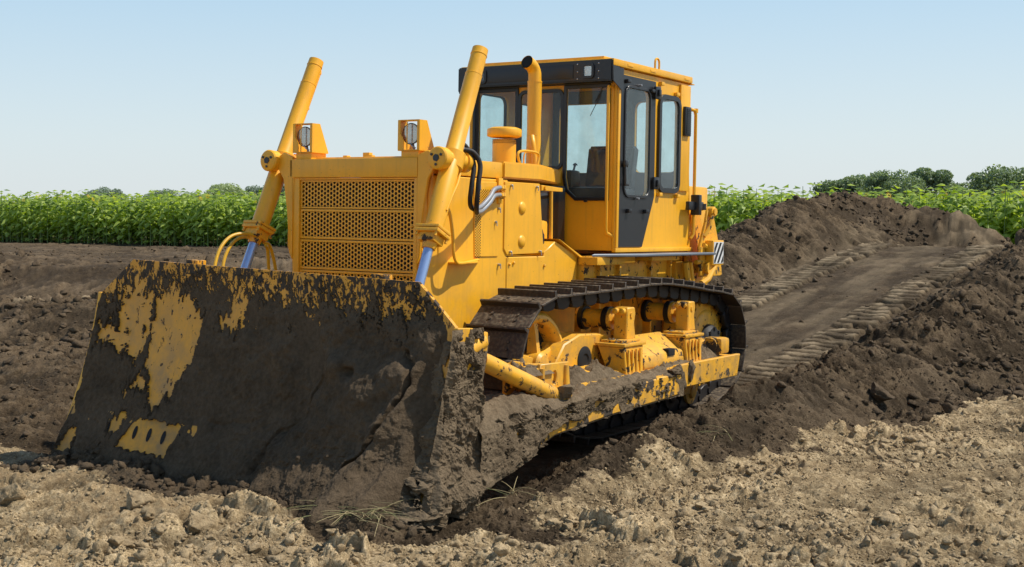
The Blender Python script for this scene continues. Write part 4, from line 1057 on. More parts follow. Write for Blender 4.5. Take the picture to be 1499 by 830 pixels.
def clip(poly, fn):
    out = []
    for i in range(len(poly)):
        p, q = poly[i], poly[(i+1) % len(poly)]; a, c_ = fn(p), fn(q)
        if a >= 0: out.append(p)
        if (a >= 0) != (c_ >= 0): t = a/(a-c_); out.append((p[0]+(q[0]-p[0])*t, p[1]+(q[1]-p[1])*t))
    return out
for k in range(-4, 6):
    o_ = x1+.085*k+.02; sh_ = .145
    pl = [(o_, z0), (o_-.045, z0), (o_-.045-sh_, z1), (o_-sh_, z1)]
    pl = clip(pl, lambda p: p[0]-x0); pl = clip(pl, lambda p: x1-p[0]) if pl else pl
    if len(pl) > 2: b.faces.new([b.verts.new((p[0], .9535, p[1])) for p in pl])
mm_ = MB(); mm_._merge(b); mm_.build('warning_stripes', M_blk, mk)
MB().box(-3.80, -4.12, .79, .83, 1.845, 1.925, .008).box(-3.93, -3.99, .78, .87, 1.80, 1.99, .01).lathe([(0, .035), (.06, .035)], (-4.14, .81, 1.85), (0, 0, 1), 14).build('hitch_latch', M_blk, D)

# --- tracks
def track_path():
    P = []
    ic, ir = (-.85, .68), .45; sc, sr = (-3.9, .62), .43
    for k in range(17): t = PI/2-PI*k/16*1.04; P.append((ic[0]+ir*math.cos(t), ic[1]+ir*math.sin(t)))
    P += [(-1.2, .135), (-1.5, .092), (-2.0, .09), (-2.5, .09), (-3.0, .09), (-3.4, .098), (-3.65, .13)]
    for k in range(15): t = -PI/2-PI*k/14; P.append((sc[0]+sr*math.cos(t), sc[1]+sr*math.sin(t)))
    P += [(-3.55, 1.085), (-3.1, 1.135), (-2.75, 1.165), (-2.4, 1.180), (-2.05, 1.160), (-1.7, 1.150), (-1.3, 1.140)]
    return P
def resample(P, pitch):
    Q = P+[P[0]]; d = [0]
    for a, c in zip(Q, Q[1:]): d.append(d[-1]+math.hypot(c[0]-a[0], c[1]-a[1]))
    n = round(d[-1]/pitch); out = []
    for i in range(n):
        s_ = d[-1]*i/n; k = max(j for j in range(len(d)-1) if d[j] <= s_); t = (s_-d[k])/(d[k+1]-d[k])
        out.append((Q[k][0]+(Q[k+1][0]-Q[k][0])*t, Q[k][1]+(Q[k+1][1]-Q[k][1])*t))
    return out
TP = resample(track_path(), .21); NT = len(TP)
def shoe_mesh():
    m = MB(); p = .105
    m.prism([(-p+.004, .028), (p-.012, .028), (p+.012, .038), (p+.012, .046), (p-.014, .045), (-p+.030, .045), (-p+.024, .088), (-p+.006, .090), (-p, .04)], 'Y', -.25, .25, .003)
    for x in (.0, .055):
        for y in (-.11, .11): m.lathe([(.044, .013), (.054, .013)], (x, y, 0), (0, 0, 1), 6)
    return m.build('track_shoe', M_steel, None)
def link_mesh():
    m = MB()
    for y in (-.085, .085):
        m.prism([(-.10, .026), (.09, .026), (.10, -.02), (.075, -.075), (.0, -.085), (-.075, -.075), (-.105, -.02)], 'Y', y-.022, y+.022, .006)
        m.lathe([(-.035, .032), (.035, .032)], (.09, y, -.005), (0, 1, 0), 14)
    m.lathe([(-.09, .026), (.09, .026)], (.09, 0, -.005), (0, 1, 0), 14)
    return m.build('chain_link', M_steel2, None)
sh0, ln0 = shoe_mesh(), link_mesh(); first = True
for s in (1, -1):
    tr = bpy.data.objects.new('track', None); COL.objects.link(tr); tr.parent = D
    for i in range(NT):
        a, c = TP[i], TP[(i+1) % NT]; mx = ((a[0]+c[0])/2, (a[1]+c[1])/2); dx, dz = c[0]-a[0], c[1]-a[1]; l_ = math.hypot(dx, dz); dx /= l_; dz /= l_
        # travel order runs forward over the top -> direction vector; outward normal
        nx, nz_ = -dz, dx
        R_ = Matrix(((-dx, 0, -nx*-1, mx[0]), (0, 1, 0, s*.94), (-dz, 0, -nz_*-1, mx[1]), (0, 0, 0, 1)))
        # make x axis = reversed travel, z axis outward
        ox, oz = (nx, nz_)
        cx_, cz_ = mx[0]+2.4, mx[1]-.6
        if ox*cx_*.15+oz*cz_ < 0: ox, oz = -ox, -oz
        xx, xz = oz, -ox
        R_ = Matrix(((xx, 0, ox, mx[0]), (0, 1, 0, s*.94), (xz, 0, oz, mx[1]), (0, 0, 0, 1)))
        if not first: R_ = R_ @ Matrix.Rotation(random.uniform(-.012, .012), 4, 'X')
        for src in (sh0, ln0):
            if first: o = src
            else: o = src.copy(); COL.objects.link(o)
            o.parent = tr; o.matrix_local = R_
        first = False
# --- track frames, rollers, sprockets, idlers
for s in (1, -1):
    def Y(a, b): return (s*a, s*b) if s > 0 else (s*b, s*a)
    m = MB()
    m.prism([(-1.25, .20), (-3.5, .20), (-3.55, .50), (-2.2, .62), (-1.75, .84), (-1.35, .86), (-1.12, .80), (-.95, .62), (-.95, .50), (-1.1, .30)], 'Y', *Y(.79, 1.09), .01,
            holes=[])
    # cover plates between the brackets
    m.prism([(s*1.09, .80), (s*1.12, .80), (s*1.33, .66), (s*1.345, .57), (s*1.33, .55), (s*1.09, .55)], 'X', -2.66, -1.93, .006)
    m.prism([(s*1.09, .62), (s*1.32, .58), (s*1.32, .54), (s*1.09, .54)], 'X', -1.6, -.7, .004)
    # outer beam
    m.box(-3.60, -.50, *Y(1.18, 1.40), .37, .555, .012)
    m.prism([(-3.60, .37), (-2.35, .37), (-2.35, .562), (-3.66, .562)], 'Y', *Y(1.38, 1.425), .006)
    # front bracket with pin eyes
    m.box(-.12, -.22, *Y(1.24, 1.47), .42, .735, .010); m.box(-.02, -.12, *Y(1.26, 1.30), .5, .76, .006); m.prism([(-.03, .60), (-.62, .60), (-.62, .72), (-.30, .74), (-.05, .78)], 'Y', *Y(1.30, 1.335), .004)
    m.prism([(-.10, .54), (-.55, .54), (-.52, .75), (-.15, .76)], 'Y', *Y(1.45, 1.48), .006, holes=[[(-.33+.03*math.cos(t*PI/5), .655+.048*math.sin(t*PI/5)) for t in range(10)]])
    for x in (-.16, -.47): m.tube([(x, s*1.485, .60), (x, s*1.485, .73)], .018, 8)
    tf = m.build('track_frame', M_yel2, D)
    m = MB().lathe([(-.02, .105), (.0, .105), (.008, .09), (.008, .05), (.0, .04)], (-1.42, s*1.095, .66), (0, s, 0), 24); m.build('access_hole', M_dark, tf)
    MB().box(-2.36, -2.48, *Y(1.28, 1.345), .632, .69, .004).build('cover_notch', M_dark, tf)
    for xc, xp in ((-1.72, -1.855), (-2.81, -2.97)):
        m = MB()
        # tapered base with flutes, then the post that clamps the roller shaft
        b = bmesh.new(); bot = [(xc+.13, 1.20), (xc-.14, 1.20), (xc-.14, 1.37), (xc+.14, 1.37)]; tp = [(xc+.15, 1.12), (xc-.20, 1.12), (xc-.17, 1.35), (xc+.15, 1.35)]
        A = [b.verts.new((x, s*y, .55)) for x, y in bot]; B = [b.verts.new((x, s*y, .76)) for x, y in tp]
        b.faces.new(A[::-1]); b.faces.new(B)
        for k in range(4): b.faces.new([A[k], A[(k+1) % 4], B[(k+1) % 4], B[k]])
        bmesh.ops.bevel(b, geom=b.edges[:], offset=.006, segments=1, affect='EDGES'); m._merge(b)
        m.box(xc+.16, xc-.20, *Y(1.10, 1.362), .762, .785, .005)
        m.box(xc+.10, xc-.20, *Y(1.12, 1.31), .787, .805, .005)
        m.prism([(xp+.075, .80), (xp+.065, 1.0), (xp+.06, 1.05), (xp-.06, 1.05), (xp-.075, 1.0), (xp-.055, .92), (xp-.085, .80)], 'Y', *Y(1.14, 1.26), .008)
        for k in range(4): m.box(xc+.115-k*.065, xc+.095-k*.065, *Y(1.362, 1.376), .57, .74, .003)
        for dy in (1.165, 1.225): m.lathe([(-.02, .024), (.10, .024), (.105, .016)], (xp, s*dy, 1.02), (1, 0, 0), 12)
        m.lathe([(-.02, .022), (.008, .022)], (xp, s*1.26, .99), (0, s, 0), 12)
        bt = m.build('roller_bracket', M_yel2, tf)
        xr = xp-.05; zr = .945
        m = MB().lathe([(-.16, .06), (-.155, .085), (-.12, .088), (-.11, .076), (.09, .076), (.10, .09), (.15, .092), (.16, .088), (.165, .080), (.160, .060), (.165, .035), (.30, .03)], (xr, s*.92, zr), (0, s, 0), 32)
        m.build('carrier_roller', M_yel2, tf)
        MB().lathe([(.085, .090), (.088, .099), (.13, .099), (.133, .090)], (xr, s*.92, zr), (0, s, 0), 36).lathe([(-.13, .09), (-.127, .098), (-.09, .098), (-.087, .09)], (xr, s*.92, zr), (0, s, 0), 36).each('roller_tyre', M_steel2, tf)
    # idler wheel with curved spokes
    ic = (-.88, s*.94, .665); m = MB()
    m.lathe([(-.08, .30), (-.08, .36), (-.05, .385), (.05, .385), (.08, .36), (.085, .335), (.07, .31), (.05, .30), (-.06, .30)], ic, (0, s, 0), 44, caps=False)
    m.lathe([(-.09, .09), (.10, .09), (.12, .07), (.125, .03)], ic, (0, s, 0), 24)
    m.lathe([(-.075, .31), (-.06, .31)], ic, (0, s, 0), 36)
    MB().lathe([(-.055, .306), (-.05, .306)], ic, (0, s, 0), 36).build('wheel_shade', M_dark, tf)  # black disc painted as the shade between the spokes
    for k in range(5):
        t = 2*PI*k/5+.3; d_ = Vector((math.cos(t), 0, math.sin(t))); w_ = Vector((-math.sin(t), 0, math.cos(t)))
        b = bmesh.new(); C0 = Vector(ic)
        sec = []
        for r_, wd, h_ in ((.08, .05, .075), (.18, .038, .06), (.31, .055, .045)):
            c_ = C0+d_*r_; sec.append([b.verts.new(c_+w_*wd+Vector((0, s*.0, 0))), b.verts.new(c_+w_*wd*.5+Vector((0, s*h_, 0))), b.verts.new(c_-w_*wd*.5+Vector((0, s*h_, 0))), b.verts.new(c_-w_*wd)])
        for a, c_ in zip(sec, sec[1:]):
            for j in range(3): b.faces.new([a[j], a[j+1], c_[j+1], c_[j]])
        m._merge(b)
    m.build('idler_wheel', M_yel2, tf)
    # sprocket and final drive
    sc = (-3.9, s*.94, .62); m = MB(); teeth = []
    nt_ = 26
    for k in range(nt_*2):
        t = PI*k/nt_; r_ = .415 if k % 2 else .365
        teeth += [(sc[0]+r_*math.cos(t-.03), sc[2]+r_*math.sin(t-.03)), (sc[0]+r_*math.cos(t+.03), sc[2]+r_*math.sin(t+.03))]
    m.prism(teeth, 'Y', *Y(.91, .97), .003)
    m.lathe([(-.25, .34), (-.04, .34), (.035, .30), (.05, .28), (.055, .20)], sc, (0, s, 0), 40)
    m.build('drive_sprocket', M_yel2, tf)
    m = MB().lathe([(.05, .17), (.09, .165), (.12, .14), (.13, .07)], sc, (0, s, 0), 28)
    for k in range(8): t = 2*PI*k/8; m.lathe([(.10, .018), (.135, .018)], (sc[0]+.13*math.cos(t), sc[1], sc[2]+.13*math.sin(t)), (0, s, 0), 6)
    m.build('sprocket_hub', M_rub, tf)
    for k in range(6):
        xc = -1.35-k*.41; MB().lathe([(-.13, .10), (-.10, .10), (-.09, .078), (.09, .078), (.10, .108), (.13, .108), (.135, .06), (.16, .055), (.17, .03)], (xc, s*.94, .215), (0, s, 0), 24).build('track_roller', M_yel3 if k == 5 else M_steel, tf)
    m = MB().lathe([(-.05, .06), (.04, .06), (.06, .05)], (-3.33, s*1.30, .66), (-1, 0, .05), 16).box(-3.30, -3.48, *Y(1.22, 1.40), .58, .72, .03).tube([(-2.98, s*1.30, .60), (-3.03, s*1.30, .70), (-3.10, s*1.30, .715)], .035, 8)
    m.each('tow_lug', M_yel3, tf)
    # push arm
    m = MB()
    m.prism([(.72, .10), (.72, .42), (-.30, .50), (-1.0, .515), (-1.85, .545), (-2.05, .545), (-2.15, .47), (-2.05, .375), (-1.85, .365), (-1.0, .345), (-.16, .30), (.40, .16)], 'Y', *Y(1.44, 1.60), .010)
    m.lathe([(-.10, .10), (.10, .10), (.12, .07)], (-2.12, s*1.46, .46), (0, s, 0), 24)
    pa = m.build('push_arm', M_yel3, D)
    m = MB().tube([(.70, s*1.47, .90), (.50, s*1.47, .82)], .036, 12).tube([(.56, s*1.47, .845), (.50, s*1.47, .825), (-.30, s*1.50, .535)], [.055, .058, .058], 18)
    m.lathe([(-.06, .065), (.06, .065)], (-.34, s*1.50, .52), (0, 1, 0), 18).box(-.30, -.42, *Y(1.45, 1.57), .47, .56, .01)
    m.lathe([(-.05, .075), (.05, .075)], (.74, s*1.47, .92), (0, 1, 0), 18)
    m.build('brace_strut', M_yel2, D)

# soil packed on the left arm and frame
def arm_soil(u, v):
    x = .78-u*2.9
    zb = np.interp(x, [-2.15, -1.85, -1.0, -.16, .4, .72], [.36, .36, .34, .295, .155, .09]); zt = np.interp(x, [-2.15, -1.0, -.3, .72], [.55, .52, .505, .43])
    prof = v*1.0; z = zb+(zt-zb)*np.clip(prof/.75, 0, 1); over = np.clip((prof-.75)/.25, 0, 1)
    lump = .5+.5*vn(x*3.2, v*2, 501)
    ztop = .012+.030*lump*sst(-2.0, -1.2, x)+.10*sst(-.5, .3, x)
    z = z+np.sin(over*PI)*ztop*.6+over*.02
    z = np.where(over > 0, zt+np.sin(np.clip(over*1.25, 0, 1)*PI*.62)*ztop, z)
    t = .006+.020*sst(.42, .50, z+.04*fbm(x*5, z*3, 513, 3))*sst(-1.9, -1.2, x)+.018*sst(-1.0, -.3, x)+.35*domes(x, z, .045, 514, .6)*.045*sst(-1.3, -.9, x)+.009*fbm(x*7, z*9, 510, 6, .62)+.02*sst(-.6, .5, x); t = np.maximum(t, .002)
    st = fbm(x*11-z*5, z*16+x*3, 515, 5, .68)
    low = 0*sst(.10, .02, (z-zb)-.02*st)*sst(.42, .20, x)*sst(-1.75, -1.5, -0-x*0+x)     # scraped lower edge
    mid = sst(-1.10, -1.32, x+.10*st)*sst(-2.05, -1.95, x)*1.15
    bare = ((mid*.62+st*.55) > .46) | ((seg_d(x, z, [(.10, .265), (-.20, .330), (-.60, .350), (-1.02, .365)]) < .040+.016*st) & (x < .3))
    bare |= ((vn(x*4, z*8, 520)*.5+st*.6) > .80) & (x < .25)
    bare &= (over < .15)
    y = 1.60+t
    y = np.where(over > 0, 1.60+t*(1-over)-over*.235, y); t2 = np.where(over > 0, 1, 0)
    y = np.where(bare, 1.592, y)
    return np.stack([x, y, z+np.where(over > 0, .02*fbm(x*9, over*5, 525, 4), 0)], 1)
tag(soil_sheet('caked_soil', arm_soil, 520, 110, M_soilt, D), 'soil packed along the left push arm')
def heap(x0, x1, y0, y1, zf, amp, seed, name='packed_soil', nu=120, nv=50, mat=M_soilt):
    def fn(u, v):
        x = x0+(x1-x0)*u; y = y0+(y1-y0)*v; e = np.clip(np.minimum(np.minimum(u, 1-u)*6, np.minimum(v, 1-v)*5), 0, 1)
        z = zf(x, y)+e*amp*(.7+.5*fbm(x*5, y*5, seed, 4))+e*.25*domes(x, y, .07, seed+5, .7)*.25-(1-e)*.02
        return np.stack([x, y, z], 1)
    return soil_sheet(name, fn, nu, nv, mat, D)
heap(-.25, -1.62, 1.12, 1.385, lambda x, y: .55+.0*x, .085, 600)
heap(-2.15, -2.75, 1.33, 1.40, lambda x, y: .55+.0*x, .035, 610, nu=60, nv=20)
heap(-2.95, -3.40, 1.12, 1.39, lambda x, y: .55+.0*x, .10, 620, nu=70)
heap(.05, -.30, 1.22, 1.50, lambda x, y: .71+.12*x*0, .05, 630, nu=50, nv=30)
for xc in (-1.72, -2.81): heap(xc+.14, xc-.18, 1.11, 1.345, lambda x, y: .785+.0*x, .012, 640, nu=60, nv=30)
for c, r, k, sq in (((-2.12, 1.55, .50), .12, 2, (.8, .5, 1)), ((-2.62, 1.425, .47), .11, 3, (.55, .35, 1)), ((.14, 1.58, .38), .12, 4, (1.4, .5, .8)), ((.45, 1.58, .38), .18, 5, (1.2, .6, .9)), ((-.32, 1.56, .56), .10, 6, (1, .8, .8)), ((-2.0, 1.58, .56), .08, 7, (1.6, .8, .6))):
    lump_part('soil_lump', c, r, k, M_soilt, D, sq)

# ------------------------------------------------------------------ lumps, grass
big_lump('soil_lump', -13.35, 1.95, .27, M_soil, 'dark round soil lump on the right berm beside the track prints', 1, .9, .3, group=None)
big_lump('soil_lump', -14.3, 2.9, .48, M_soil, 'biggest dark soil lump on the crest of the right berm, at the photo edge', 2, .8, .4)
big_lump('soil_lump', -6.3, -8.9, .24, M_soil, 'dark soil lump lying in the field left of the blade', 3, .8, .3)
big_lump('soil_lump', -4.1, 2.55, .17, M_soil, 'dark soil lump at the foot of the right berm where the pale clay begins', 4, .7, .25)
big_lump('clay_lump', 2.05, .10, .12, M_clod, 'rough pale brown clay lump in the sunlit clods before the blade middle', 5, .9, .3, 'clay lump')
big_lump('clay_lump', 2.30, -.75, .13, M_clod, 'pale clay lump in the lower left foreground', 6, .8, .3, 'clay lump')
big_lump('clay_lump', 2.15, .72, .11, M_clod, 'small pointed clay lump at the bottom of the photo left of centre', 7, 1.0, .35, 'clay lump')
big_lump('clay_lump', 1.45, -2.25, .15, M_soil, 'dark clod half in shadow beyond the left end of the blade', 8, .7, .3, 'clay lump')

def grass(name, x, y, n, spread, length, label, seed, lie=.9):
    r = random.Random(seed); m = MB(); z0 = H(x, y)
    for i in range(n):
        a = r.uniform(0, 2*PI); e = r.uniform(.05, 1.2)*lie; l_ = length*r.uniform(.4, 1); m.mi = 0 if r.random() < .7 else 1
        p = Vector((r.uniform(-spread, spread), r.uniform(-spread, spread), r.uniform(0, .06)))
        d = Vector((math.cos(a)*math.cos(.3*e), math.sin(a)*math.cos(.3*e), math.sin(.35*e+.1)))
        c = Vector((r.uniform(-.3, .3), r.uniform(-.3, .3), -.35))
        m.tube([p+d*l_*t+c*l_*t*t*.7 for t in (0, .25, .5, .75, 1)], [.0024, .0022, .002, .0016, .001], 4)
    o = m.build(name, [M_straw, M_straw2], None); o.location = (x, y, z0+.06)
    return tag(o, label, 'dry grass')
grass('grass_tuft', 1.56, 1.33, 80, .13, .36, 'tangle of dry grass stalks under the near corner of the blade', 3)
grass('grass_tuft', .62, 1.74, 9, .03, .40, 'few long dry straws beside the push arm behind the blade end', 4, 1.6)
grass('grass_tuft', -1.4, 2.25, 8, .12, .22, 'thin straws on the dark soil right of the bulldozer', 5)
grass('grass_tuft', -7.2, -12.5, 8, .5, .6, 'scattered yellow straws on the dark field at left', 6, .3)

# ------------------------------------------------------------------ sunflowers
A0 = np.array([-30.9, -52.0]); A1 = np.array([-32.8, 5.0]); fd = (A1-A0)/np.linalg.norm(A1-A0); fn_ = np.array([-fd[1], fd[0]])
if fn_ @ (np.array([CAM[0], CAM[1]])-A0) > 0: fn_ = -fn_
def flower_mesh(seed, head=False, detail=True):
    r = random.Random(seed); m = MB(); hh = r.uniform(1.72, 2.25)
    lean = Vector((r.uniform(-.08, .08), r.uniform(-.08, .08), 0))
    def st(t): return Vector((0, 0, hh*t))+lean*t*t
    V = []; F = []; MI = []
    def tri_tube(a, b_, r0, r1):
        k = len(V)
        for p, rr in ((a, r0), (b_, r1)):
            for j in range(4): V.append((p.x+rr*math.cos(j*PI/2), p.y+rr*math.sin(j*PI/2), p.z))
        for j in range(4): F.append((k+j, k+(j+1) % 4, k+4+(j+1) % 4, k+4+j)); MI.append(1)
    for i in range(3): tri_tube(st(i/3), st((i+1)/3), .022-.004*i, .018-.004*i)
    n = r.randint(19, 24); ph = r.random()*6
    for i in range(n):
        t = .10+.90*(max(0, i+r.uniform(-.3, .3))/n)**.75; t = min(t, 1.0) if i < n-5 else 1-.035*(n-1-i); a = ph+i*2.4+r.uniform(-.4, .4)
        L_ = r.uniform(.25, .40)*(1.1-.35*abs(t-.6)*2)*(.92 if t > .93 else 1); pet = .10+.06*r.random()
        d = Vector((math.cos(a), math.sin(a), 0)); sd = Vector((-d.y, d.x, 0)); up_ = r.uniform(.2, 1.0) if t > .75 else r.uniform(-.15, .45)
        b0 = st(t)+d*pet+Vector((0, 0, pet*up_)); droop = r.uniform(.2, .9) if t < .9 else r.uniform(-.5, .3)
        w = L_*.42; mid = b0+d*L_*.45+Vector((0, 0, L_*.10)); tip = b0+d*L_-Vector((0, 0, L_*droop*.8)); fold = r.uniform(-.25, .1)*w
        l1 = mid-d*L_*.15+sd*w+Vector((0, 0, fold-.1*L_)); r1 = mid-d*L_*.15-sd*w+Vector((0, 0, fold-.1*L_))
        k = len(V); V.extend([tuple(b0), tuple(l1), tuple(mid), tuple(r1), tuple(tip)])
        F.extend([(k, k+1, k+2, k+2), (k, k+2, k+3, k+3), (k+1, k+4, k+2, k+2), (k+3, k+2, k+4, k+4)]); MI.extend([0]*4)
    if head:
        a = r.uniform(-2.6, -.2); a = math.atan2(CAM[1]-A0[1], CAM[0]-A0[0])+r.uniform(-1.2, 1.2); c = st(1)+Vector((0, 0, .02)); d = Vector((math.cos(a), math.sin(a), .5)).normalized(); u = d.orthogonal().normalized(); w = d.cross(u)
        for j in range(12):
            t = 2*PI*j/12; p = c+d*.04; q = u*math.cos(t)+w*math.sin(t); q2 = u*math.cos(t+.26)+w*math.sin(t+.26); q3 = u*math.cos(t-.26)+w*math.sin(t-.26)
            k = len(V); V.extend([tuple(p+q3*.04), tuple(p+q2*.04), tuple(p+q*.13), tuple(p+q*.13)]); F.append((k, k+1, k+2, k+3)); MI.append(2)
    return np.array(V), F, MI
def fl_obj(name, V, F, MI, parent=None):
    me = bpy.data.meshes.new(name); me.from_pydata([tuple(v) for v in V], [], [tuple(dict.fromkeys(f)) for f in F]); me.update()
    for m_ in (M_leaf, M_stalk, M_petal): me.materials.append(m_)
    me.polygons.foreach_set('material_index', MI); o = bpy.data.objects.new(name, me); COL.objects.link(o); return o
PROTO = []
for k in range(9):
    V, F, MI = flower_mesh(k+1, head=(k == 8)); PROTO.append((V, F, MI))
# front row plants one by one
SG = 'sunflower plants in the front rows of the field'
srcs = []
for k, (V, F, MI) in enumerate(PROTO):
    MI = np.array(MI); sel = [i for i in range(len(F)) if MI[i] == 1]; oth = [i for i in range(len(F)) if MI[i] != 1]
    def sub(ix):
        used = sorted({v for i in ix for v in F[i]}); mp = {v: j for j, v in enumerate(used)}
        return V[used], [tuple(mp[v] for v in F[i]) for i in ix], [int(MI[i]) for i in ix]
    srcs.append((fl_obj('sunflower_plant', *sub(sel)), fl_obj('leaves', *sub(oth)), (k == 8)))
length = float(np.linalg.norm(A1-A0)); cnt = 0; usedsrc = set()
spots = []
for row in range(2):
    n = 146
    for i in range(n):
        t = -3.0+(length+7)*(i+random.uniform(-.3, .3))/n; d = row*.42+random.uniform(-.12, .12)
        spots.append(A0+fd*t+fn_*d)
for i, p in enumerate(spots):
    k = random.randrange(len(srcs)-1) if (i % 16 and i > 9) else i % 9 if i < 9 else 8; st_, lv, hd = srcs[k]
    if k in usedsrc: a = st_.copy(); b_ = lv.copy(); COL.objects.link(a); COL.objects.link(b_)
    else: a, b_ = st_, lv; usedsrc.add(k)
    b_.parent = a; a.location = (p[0], p[1], -.02); a.rotation_euler = (0, 0, random.random()*6.28 if not hd else random.uniform(-.6, .6)); sc_ = random.uniform(.92, 1.08); a.scale = (sc_,)*3
    tag(a, 'leafy sunflower plant with a yellow flower head in the front of the field' if hd else 'leafy green sunflower plant in the front of the field, no open flower', 'sunflower', SG)
# the rest of the crop as one mass
Vs, Fs, Ms = [], [], []; off = 0
for row in range(2, 24):
    sp_ = .36 if row < 9 else .7; dpt = .42*row if row < 9 else .42*9+(row-9)*1.6
    n = int((length+16)/sp_)
    for i in range(n):
        t = -8+(length+16)*(i+random.uniform(-.35, .35))/n; p = A0+fd*t+fn_*(dpt+random.uniform(-.15, .15))
        V, F, MI = PROTO[random.randrange(8) if random.random() < .93 else 8]; a = random.random()*6.28; sc_ = random.uniform(.90, 1.10); c, s_ = math.cos(a)*sc_, math.sin(a)*sc_
        if row >= 9: keep = [j for j in range(len(F)) if True]
        W = np.stack([V[:, 0]*c-V[:, 1]*s_+p[0], V[:, 0]*s_+V[:, 1]*c+p[1], V[:, 2]*sc_-.02], 1)
        FF = np.array(F, dtype=np.int64)
        Vs.append(W); Fs.append(FF+off); Ms.append(MI); off += len(V)
V = np.concatenate(Vs); F = np.concatenate(Fs); MI = np.concatenate(Ms)
triq = F[:, 2] == F[:, 3]
me = bpy.data.meshes.new('sunflower_field'); lt = np.where(triq, 3, 4); ls = np.concatenate([[0], np.cumsum(lt)[:-1]])
flat = F[~np.stack([np.zeros_like(triq), np.zeros_like(triq), np.zeros_like(triq), triq], 1)]
me.vertices.add(len(V)); me.vertices.foreach_set('co', V.astype(np.float32).ravel()); me.loops.add(len(flat)); me.loops.foreach_set('vertex_index', flat.astype(np.int32))
me.polygons.add(len(F)); me.polygons.foreach_set('loop_start', ls.astype(np.int32)); me.polygons.foreach_set('loop_total', lt.astype(np.int32)); me.update(calc_edges=True)
o = link('sunflower_field', me, [M_leaf, M_stalk, M_petal]); me.polygons.foreach_set('material_index', MI.astype(np.int32))
tag(o, 'dense field of green sunflowers stretching away behind the front rows', 'crop', None, 'stuff')

# ------------------------------------------------------------------ far trees
def dirpx(u):   # heading in the ground plane for a column of the photo
    fw = np.array([-.83944077, -.54188598]); fw /= np.linalg.norm(fw); rt = np.array([-.54234684, .84015469]); return fw+rt*(u-750)/1886.4
def tree(u, dist, w, h, seed, mat, label, blobs=34, base=.10):
    w *= 1.32; h *= 1.14
    r = np.random.default_rng(seed); d = dirpx(u); p = np.array([CAM[0], CAM[1]])+d*dist
    root = bpy.data.objects.new('field_tree', None); COL.objects.link(root); root.location = (p[0], p[1], 0)
    tag(root, label, 'tree', 'trees on the horizon')
    m = MB(); m.tube([(0, 0, 0), (w*.01, 0, h*.2), (0, w*.01, h*.45), (0, 0, h*.8)], [.035*h, .028*h, .02*h, .006*h], 8)
    for k in range(7):
        a = r.random()*6.28; z = h*(.2+.35*r.random()); m.tube([(0, 0, z), (w*.2*math.cos(a), w*.2*math.sin(a), z+h*.14), (w*.36*math.cos(a), w*.36*math.sin(a), z+h*.22)], [.014*h, .009*h, .004*h], 5)
    m.build('trunk', M_bark, root)
    C = []
    for k in range(blobs):
        a = r.random()*6.28; q = r.random()**.6; zz = base+.08+(.80-base)*r.random()**.8
        rad = (1-((zz-.42)/.56)**2)**.5
        C.append((w*.42*q*rad*math.cos(a), w*.42*q*rad*math.sin(a), h*zz, w*(.06+.11*r.random())))
    n = 12500; V = np.zeros((n*4, 3)); 
    for i in range(n):
        c = C[r.integers(len(C))]; v = r.normal(size=3); v /= np.linalg.norm(v); rr = c[3]*(.55+.5*r.random()**.5)
        q = np.array([c[0], c[1], c[2]])+v*rr*np.array([1, 1, .75]); q[2] = max(q[2], h*base*(1+r.random()))
        nrm = v+.9*r.normal(size=3); nrm /= np.linalg.norm(nrm); t1 = np.cross(nrm, r.normal(size=3)); t1 /= np.linalg.norm(t1); t2 = np.cross(nrm, t1); s_ = w*(.009+.011*r.random())
        V[i*4:i*4+4] = [q+t1*s_, q+t2*s_*.7, q-t1*s_, q-t2*s_*.7]
    F = np.arange(n*4).reshape(n, 4)
    np_mesh('crown', V, F, mat, root, False)
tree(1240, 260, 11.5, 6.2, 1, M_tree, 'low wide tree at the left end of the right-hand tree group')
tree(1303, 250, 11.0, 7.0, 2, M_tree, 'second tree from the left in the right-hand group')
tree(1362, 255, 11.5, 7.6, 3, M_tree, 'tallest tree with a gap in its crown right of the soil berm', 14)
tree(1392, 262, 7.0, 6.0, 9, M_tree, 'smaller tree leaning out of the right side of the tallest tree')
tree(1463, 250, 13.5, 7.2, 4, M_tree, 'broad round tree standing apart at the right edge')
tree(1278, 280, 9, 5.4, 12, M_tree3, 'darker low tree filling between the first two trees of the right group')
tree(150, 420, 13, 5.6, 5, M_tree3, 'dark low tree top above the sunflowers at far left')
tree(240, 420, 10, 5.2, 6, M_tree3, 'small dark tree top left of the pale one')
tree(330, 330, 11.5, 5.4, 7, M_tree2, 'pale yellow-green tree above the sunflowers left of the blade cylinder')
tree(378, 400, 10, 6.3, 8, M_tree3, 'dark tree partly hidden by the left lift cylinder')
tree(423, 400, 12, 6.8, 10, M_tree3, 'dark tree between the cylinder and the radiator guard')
tree(280, 430, 9, 4.6, 11, M_tree3, 'lowest dark tree top between the small one and the pale one')

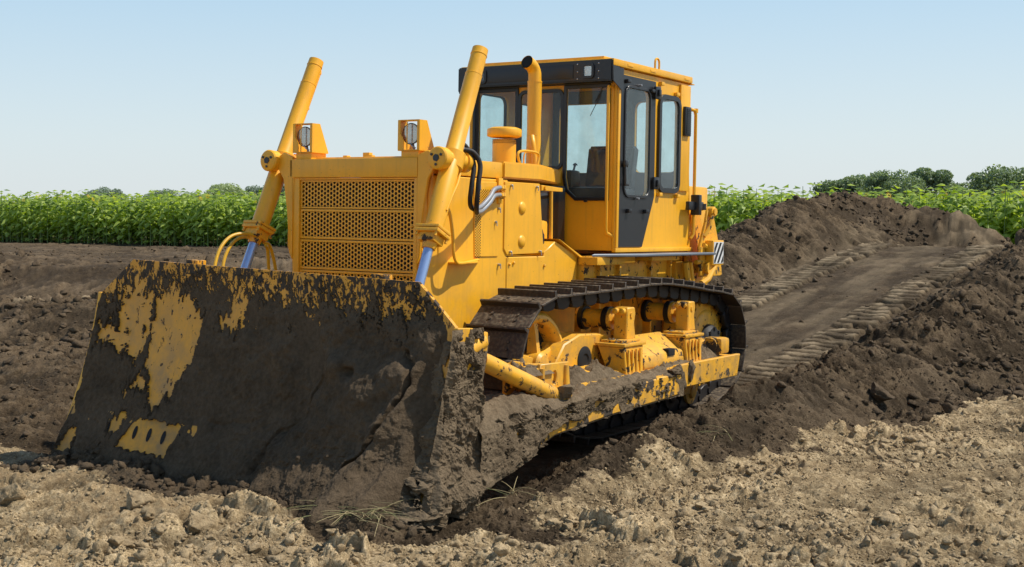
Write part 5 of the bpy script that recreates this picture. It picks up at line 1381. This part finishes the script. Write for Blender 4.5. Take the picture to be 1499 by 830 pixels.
# ------------------------------------------------------------------ world, sun, camera
w = bpy.data.worlds.new('World'); scene.world = w; w.use_nodes = True
nt = w.node_tree; bg = nt.nodes['Background']
sky = nt.nodes.new('ShaderNodeTexSky'); sky.sky_type = 'NISHITA'; sky.sun_disc = False
SD = Vector((-.34, .46, .82)).normalized()
sky.sun_elevation = math.asin(SD.z); sky.sun_rotation = math.atan2(SD.x, SD.y)
sky.air_density = 1.0; sky.dust_density = 2.0; sky.ozone_density = 1.0; sky.altitude = 0
# summer haze: a pale veil over the physical sky, thicker toward the horizon
tcw = nt.nodes.new('ShaderNodeTexCoord'); sx = nt.nodes.new('ShaderNodeSeparateXYZ'); nt.links.new(tcw.outputs['Generated'], sx.inputs[0])
hz_ = ramp(nt, sx.outputs['Z'], [(0., (.80, .865, .880)), (.05, (.72, .835, .885)), (.16, (.50, .71, .88)), (.32, (.34, .54, .77)), (.6, (.12, .24, .45)), (1., (.07, .14, .30))])
scl = mix(nt, 1., hz_, (8.0, 8.0, 8.0), 'MULTIPLY'); skm = mix(nt, .82, sky.outputs[0], scl)
nt.links.new(skm, bg.inputs['Color']); bg.inputs['Strength'].default_value = .13
sl = bpy.data.lights.new('Sun', 'SUN'); sl.energy = 5.0; sl.angle = math.radians(.53); sl.color = (1, .94, .84)
so = bpy.data.objects.new('Sun', sl); COL.objects.link(so); so.rotation_euler = SD.to_track_quat('Z', 'Y').to_euler()
cd = bpy.data.cameras.new('Camera'); co = bpy.data.objects.new('Camera', cd); COL.objects.link(co); scene.camera = co
rt_ = Vector((-0.5423468439, 0.8401546887, 0)); up_ = Vector((-0.0346280208, -0.0223534999, 0.9991502496)); fw_ = Vector((-0.8394407669, -0.5418859845, -0.0412162442))
co.matrix_world = Matrix(((rt_.x, up_.x, -fw_.x, CAM[0]), (rt_.y, up_.y, -fw_.y, CAM[1]), (rt_.z, up_.z, -fw_.z, CAM[2]), (0, 0, 0, 1)))
cd.sensor_width = 36; cd.lens = 1886.3843/1499*36; cd.shift_y = -(415-375.8158)/1499; cd.clip_end = 6000; cd.clip_start = .1
scene.view_settings.view_transform = 'Standard'; scene.view_settings.look = 'None'; scene.view_settings.exposure = 0
scene.cycles.max_bounces = 6; scene.cycles.transparent_max_bounces = 16
